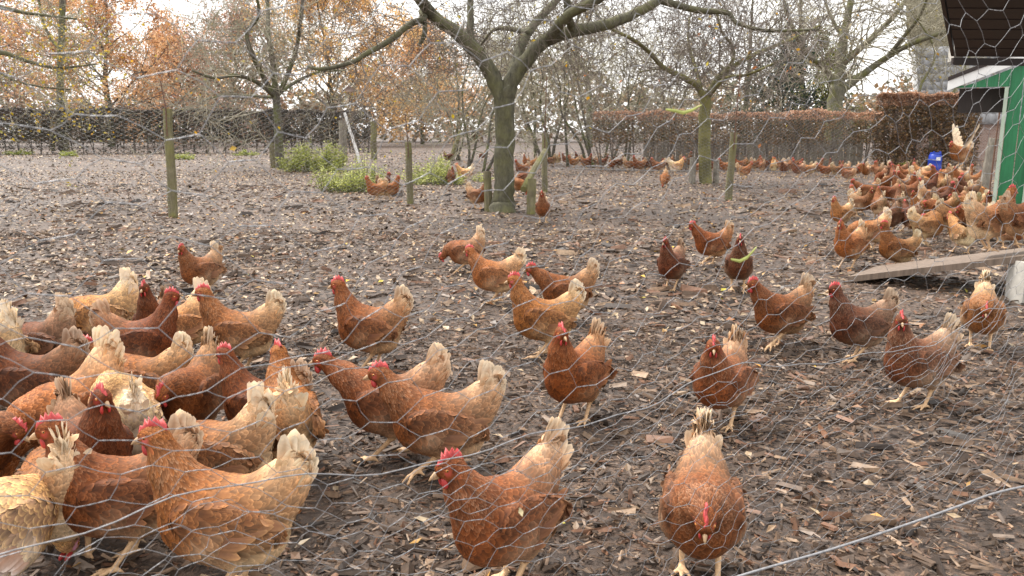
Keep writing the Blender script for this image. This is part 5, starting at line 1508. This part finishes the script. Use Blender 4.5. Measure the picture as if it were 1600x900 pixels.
# ------------------------------------------------------------------ the flock
hen_kinds()
MID, DARK, DEEP, GOLD, LIGHT, WHITE = (1, 1, 1), (0.70, 0.62, 0.60), (0.50, 0.42, 0.42), (1.42, 1.72, 1.9), (2.0, 3.0, 4.8), (3.3, 6.8, 19)
def near_flock():
    g = "hens in the foreground"
    rows = [
        # foot px, foot py, facing, kind, scale, tint, pale, label
        (316, 462, 238, 'tall_tail', 1.00, MID, 0.8, "hen with upright white tail alone behind the left group"),
        (378, 580, 188, 'alert', 1.06, GOLD, 0.75, "golden-brown hen at the right of the left group, tail raised to the right"),
        (248, 560, 275, 'alert_high', 1.0, DARK, 0.3, "red-brown hen looking straight out from the back of the left group"),
        (165, 552, 190, 'scratch', 1.12, LIGHT, 0.9, "pale buff hen with head down at the back of the left group"),
        (228, 600, 12, 'alert', 1.05, DARK, 0.4, "dark brown hen facing right in the middle of the left group"),
        (285, 566, 200, 'peck', 1.0, LIGHT, 1.0, "cream-tailed hen half hidden behind the dark right-facing hen"),
        (75, 600, 170, 'peck', 1.05, DARK, 0.7, "brown hen with pale tail, head down near the left edge, behind the darkest hen"),
        (58, 676, 186, 'alert', 1.05, DEEP, 0.3, "darkest brown hen at the left edge, facing left"),
        (4, 620, 150, 'peck', 1.05, LIGHT, 1.0, "cream-rumped hen cut by the left edge, behind the darkest hen"),
        (122, 735, 232, 'peck', 1.12, GOLD, 0.9, "scaly buff hen with tall white tail bending down in the left group"),
        (308, 697, 262, 'duck', 1.05, MID, 0.4, "brown hen coming head-on with lowered head, right of the white-rumped hen"),
        (232, 668, 176, 'stretch', 1.0, GOLD, 0.6, "buff hen stretching her neck left in the middle of the left group"),
        (215, 735, 120, 'preen', 1.0, WHITE, 1.0, "cream white hen with ruffled tail in the middle of the left group"),
        (150, 800, 318, 'alert', 1.05, DARK, 0.4, "brown hen with raised red comb facing right, behind the rear-view hen"),
        (105, 868, 128, 'scratch', 1.06, GOLD, 0.85, "buff hen seen from behind with pale fluffy rump at lower left"),
        (2, 955, 80, 'peck', 1.15, WHITE, 1.0, "cream hen cut off by the lower left corner"),
        (-42, 782, 350, 'duck', 1.0, MID, 0.5, "hen reaching her head in from the left edge"),
        (200, 880, 205, 'alert', 1.04, MID, 0.6, "rust hen with pale hackles directly left of the largest hen"),
        (362, 925, 183, 'alert', 1.08, GOLD, 0.85, "largest golden hen with white-streaked neck, striding left in the foreground"),
        (352, 800, 172, 'scratch', 1.04, GOLD, 0.9, "light buff hen with cream tail just behind the largest hen"),
        (455, 742, 108, 'tall_tail', 1.05, GOLD, 0.75, "fluffy buff hen seen from behind at the right end of the left group"),
        (415, 715, 165, 'alert', 1.0, DARK, 0.3, "red-brown hen with bright comb peeping out left of the fluffy rear-view hen"),
        (580, 582, 176, 'alert', 1.06, MID, 0.5, "red-brown hen standing alone facing left, behind the walking pair"),
        (612, 716, 178, 'stretch', 1.06, MID, 0.7, "rust hen with outstretched neck, rear one of the walking pair"),
        (690, 752, 182, 'walk', 1.06, MID, 0.8, "rust hen with broad pale tail, front one of the walking pair"),
        (790, 925, 228, 'low_tail', 1.08, MID, 0.8, "nearest middle hen with tall white-tipped tail, head turned left"),
        (1092, 905, 258, 'duck', 1.04, MID, 0.85, "nearest right hen coming head-on with bowed head and white tail tip"),
        (896, 660, 232, 'look_left', 1.02, MID, 0.4, "brown hen facing the viewer just right of the picture's middle"),
        (848, 560, 182, 'alert', 1.02, GOLD, 0.6, "speckled brown hen facing left, in front of another left-facing hen"),
        (884, 505, 184, 'stretch', 1.0, MID, 0.5, "brown hen facing left behind the speckled hen"),
        (772, 472, 180, 'low_tail', 1.0, GOLD, 0.9, "light hen with long white tail facing left, right behind the pecking one"),
        (728, 428, 165, 'scratch', 0.98, MID, 0.8, "small hen pecking behind the long white tailed hen"),
        (1124, 664, 236, 'tall_tail', 1.04, MID, 0.7, "brown hen with upright white tail behind the nearest right hen"),
        (1216, 548, 200, 'walk', 1.02, MID, 0.5, "brown hen stepping left right of the middle"),
        (1336, 565, 186, 'alert', 1.0, DEEP, 0.6, "dark brown hen facing left behind the big right hen"),
        (1426, 634, 198, 'look_left', 1.06, DARK, 0.9, "big red-brown hen with white fanned tail at the right"),
        (1530, 546, 242, 'duck', 1.04, GOLD, 1.0, "hen with long cream tail under the ramp's end at the right"),
        (1048, 452, 236, 'alert', 0.98, DEEP, 0.5, "small dark hen, leftmost of three beyond the middle right"),
        (1110, 414, 186, 'walk', 1.0, MID, 0.4, "brown hen walking left, middle one of three beyond the middle right"),
        (1152, 458, 254, 'alert', 1.0, DEEP, 0.6, "dark hen facing the viewer behind the bright green leaf strip"),
    ]
    for px, py, fc, kind, sc, tint, pale, lab in rows:
        p = gp(px, py); p[2] = float(ground_z(p[0], p[1])) - 0.002
        place_hen(kind, p, fc, sc, tint, pale, lab, g, 2)

def mid_flock():
    g = "hens by the trees"
    rows = [
        (588, 314, 190, 'alert', 1.0, GOLD, 0.5, "left hen of the trio before the bright green bush"),
        (600, 308, 60, 'look_right', 1.0, DARK, 0.2, "dark middle hen of the trio before the bright green bush"),
        (610, 313, 20, 'alert', 1.0, GOLD, 0.4, "right hen of the trio before the bright green bush"),
        (705, 291, 80, 'alert', 0.95, DARK, 0.2, "red-brown hen beside the white hen by the green bush"),
        (726, 287, 200, 'low_tail', 1.1, WHITE, 1.0, "white hen behind the short stake left of the forked trunk"),
        (747, 326, 330, 'alert', 1.05, MID, 0.8, "hen facing right before the short stake left of the forked trunk"),
        (808, 306, 325, 'peck', 1.05, GOLD, 0.9, "pale hen pecking just right of the forked trunk"),
        (848, 349, 262, 'alert', 1.0, MID, 0.9, "hen with white tail coming head-on right of the short stake"),
        (815, 275, 190, 'alert', 1.05, MID, 0.5, "hen close behind the forked trunk, right side, upper one"),
        (822, 290, 170, 'peck', 1.0, MID, 0.4, "hen close behind the forked trunk, right side, lower one"),
        (1038, 294, 250, 'peck', 1.05, GOLD, 0.8, "lone pecking hen left of the wide apple tree"),
        (1102, 286, 270, 'peck', 1.0, LIGHT, 0.9, "pale hen pecking between the two grey stakes"),
        (1056, 274, 15, 'low_tail', 1.25, WHITE, 1.0, "white cockerel with raised tail left of the wide apple tree"),
        (1072, 264, 10, 'alert_high', 1.2, GOLD, 0.8, "large pale-necked bird beside the white cockerel"),
        (998, 270, 180, 'alert', 1.1, MID, 0.4, "brown hen standing under the beech hedge's left end"),
        (1028, 271, 185, 'low_tail', 1.1, MID, 0.9, "hen with cream rump left of the white cockerel"),
        (1086, 273, 200, 'tall_tail', 1.0, MID, 0.6, "hen between the white cockerel and the grey stake"),
        (916, 264, 10, 'alert', 1.1, MID, 0.5, "brown hen near the leaning shrub stem in the middle"),
        (896, 262, 200, 'low_tail', 1.0, GOLD, 0.8, "paler hen left of the leaning shrub stem"),
        (1112, 268, 170, 'alert', 1.0, DARK, 0.3, "dark hen right behind the wide apple tree's trunk"),
        (1132, 272, 190, 'low_tail', 1.05, GOLD, 0.6, "golden hen behind the leaning fence post, left side"),
        (1162, 280, 10, 'low_tail', 1.05, GOLD, 0.7, "golden hen just right of the leaning fence post, nearest of that knot"),
        (1154, 268, 175, 'alert', 1.05, MID, 0.3, "brown hen just right of the leaning fence post, farther one"),
        (1180, 268, 20, 'alert', 1.05, MID, 0.5, "brown hen at the right end of the knot by the leaning post"),
        (1230, 271, 10, 'alert', 1.05, MID, 0.6, "hen facing right at the left end of the far row by the beech hedge"),
    ]
    for px, py, fc, kind, sc, tint, pale, lab in rows:
        p = gp(px, py); p[2] = float(ground_z(p[0], p[1]))
        place_hen(kind, p, fc, sc, tint, pale, lab, g, 1)
    # ones on the ramp
    for px, py, fc, kind, tint, pale, lab, sc in ((1540, 412, 12, 'alert', GOLD, 0.95, "big buff hen with cream tail walking up the ramp", 1.15), (1590, 404, 10, 'alert_high', DARK, 0.3, "dark red hen at the right edge on the ramp", 1.05)):
        k = (px - 1326) / (1650 - 1326)
        p = RA + (RB - RA) * k; d = norm(np.cross(RB - RA, (0, 0, 1))); d = d if d[1] > 0 else -d
        p = p + d * 0.22; p[2] = ramp_z(p[0])
        place_hen(kind, p, fc, sc, tint, pale, lab, "hens on the ramp", 2)
    # one flapping up in the air
    p = at(1497, 262, 17.0)
    place_hen('flap', p, 200, 1.5, GOLD, 0.9, "hen flapping up with spread pale wings before the hedge", "flying hen", 1)

NUM = ["leftmost", "second from left", "third from left", "fourth from left", "fifth from left", "sixth from left", "seventh from left", "eighth from left", "ninth from left", "tenth from left",
       "eleventh from left", "twelfth from left", "thirteenth from left", "fourteenth from left", "fifteenth from left", "sixteenth from left", "seventeenth from left", "eighteenth from left", "nineteenth from left", "twentieth from left"]
def crowd():
    rr = R
    kinds = ['alert', 'alert_high', 'look_left', 'look_right', 'stretch', 'walk', 'peck', 'duck', 'tall_tail', 'low_tail', 'preen', 'scratch', 'peck']
    tints = [(MID, 0.5, "brown"), (DARK, 0.4, "dark"), (GOLD, 0.8, "golden"), (LIGHT, 0.9, "pale buff"), (DEEP, 0.4, "deep brown"), (MID, 0.9, "white-tailed")]
    def row(pts, where, group, detail, given=None):
        pts = sorted(pts)
        for i, (px, py) in enumerate(pts):
            tint, pale, word = tints[rr.choice([0, 0, 1, 2, 2, 3, 4, 5])]
            p = gp(px, py); p[2] = float(ground_z(p[0], p[1]))
            j = lambda v: v * rr.uniform(0.92, 1.08)
            place_hen(rr.choice(kinds), p, rr.choice([185, 170, 200, 10, 350, 240, 300, 90, 150]) + rr.uniform(-15, 15), rr.uniform(0.93, 1.08), tuple(j(c) for c in tint), pale,
                      f"{word} hen, {NUM[i]} {where}", group, detail)
    # the knot right of the middle, nearest first
    row([(1312, 358), (1324, 418), (1357, 392), (1398, 422), (1447, 385), (1420, 366), (1388, 366), (1500, 396), (1345, 340)], "in the nearest knot left of the ramp", "hens left of the ramp", 2)
    row([(1334, 330), (1372, 345), (1404, 338), (1438, 348), (1468, 352), (1488, 366), (1515, 372), (1532, 356), (1560, 378), (1506, 350)], "in the second line left of the shed", "hens left of the shed", 2)
    row([(1352, 316), (1388, 322), (1418, 318), (1446, 326), (1472, 330), (1496, 332), (1520, 338), (1478, 318), (1540, 346), (1580, 388), (1556, 356), (1508, 322)], "in the third line left of the shed", "hens left of the shed, farther", 1)
    row([(1382, 302), (1404, 304), (1428, 306), (1450, 308), (1470, 304), (1490, 308), (1512, 310), (1440, 298), (1416, 296), (1528, 318)], "in the fourth line left of the shed", "hens before the blue drum", 1)
    row([(1376, 288), (1396, 290), (1412, 286), (1430, 290), (1448, 288), (1466, 290), (1482, 288), (1500, 292), (1518, 296), (1404, 280), (1438, 281), (1476, 282), (1508, 286)], "in the line beside the blue drum", "hens around the blue drum", 0)
    row([(1252, 273), (1263, 276), (1276, 274), (1289, 277), (1298, 273), (1308, 278), (1318, 275), (1328, 280), (1340, 276), (1352, 279), (1362, 275), (1371, 281), (1384, 277), (1324, 285), (1395, 275), (1428, 275)], "in the far row before the beech hedge", "hens in the far row", 0)
    row([(1190, 270), (1198, 266), (1208, 271), (1217, 267), (1224, 275), (1240, 268), (1246, 277), (940, 264), (956, 266), (968, 263), (982, 267), (1012, 266), (1044, 264), (1146, 264), (1170, 266)], "of the sparse row under the hedge, middle right", "hens under the hedge", 0)
    row([(822, 262), (834, 264), (846, 258), (862, 260), (872, 258), (884, 257), (932, 261), (905, 256), (700, 254), (755, 250)], "in the farthest scatter behind the forked tree", "hens far behind the forked tree", 0)
near_flock(); mid_flock(); crowd()
front_net()
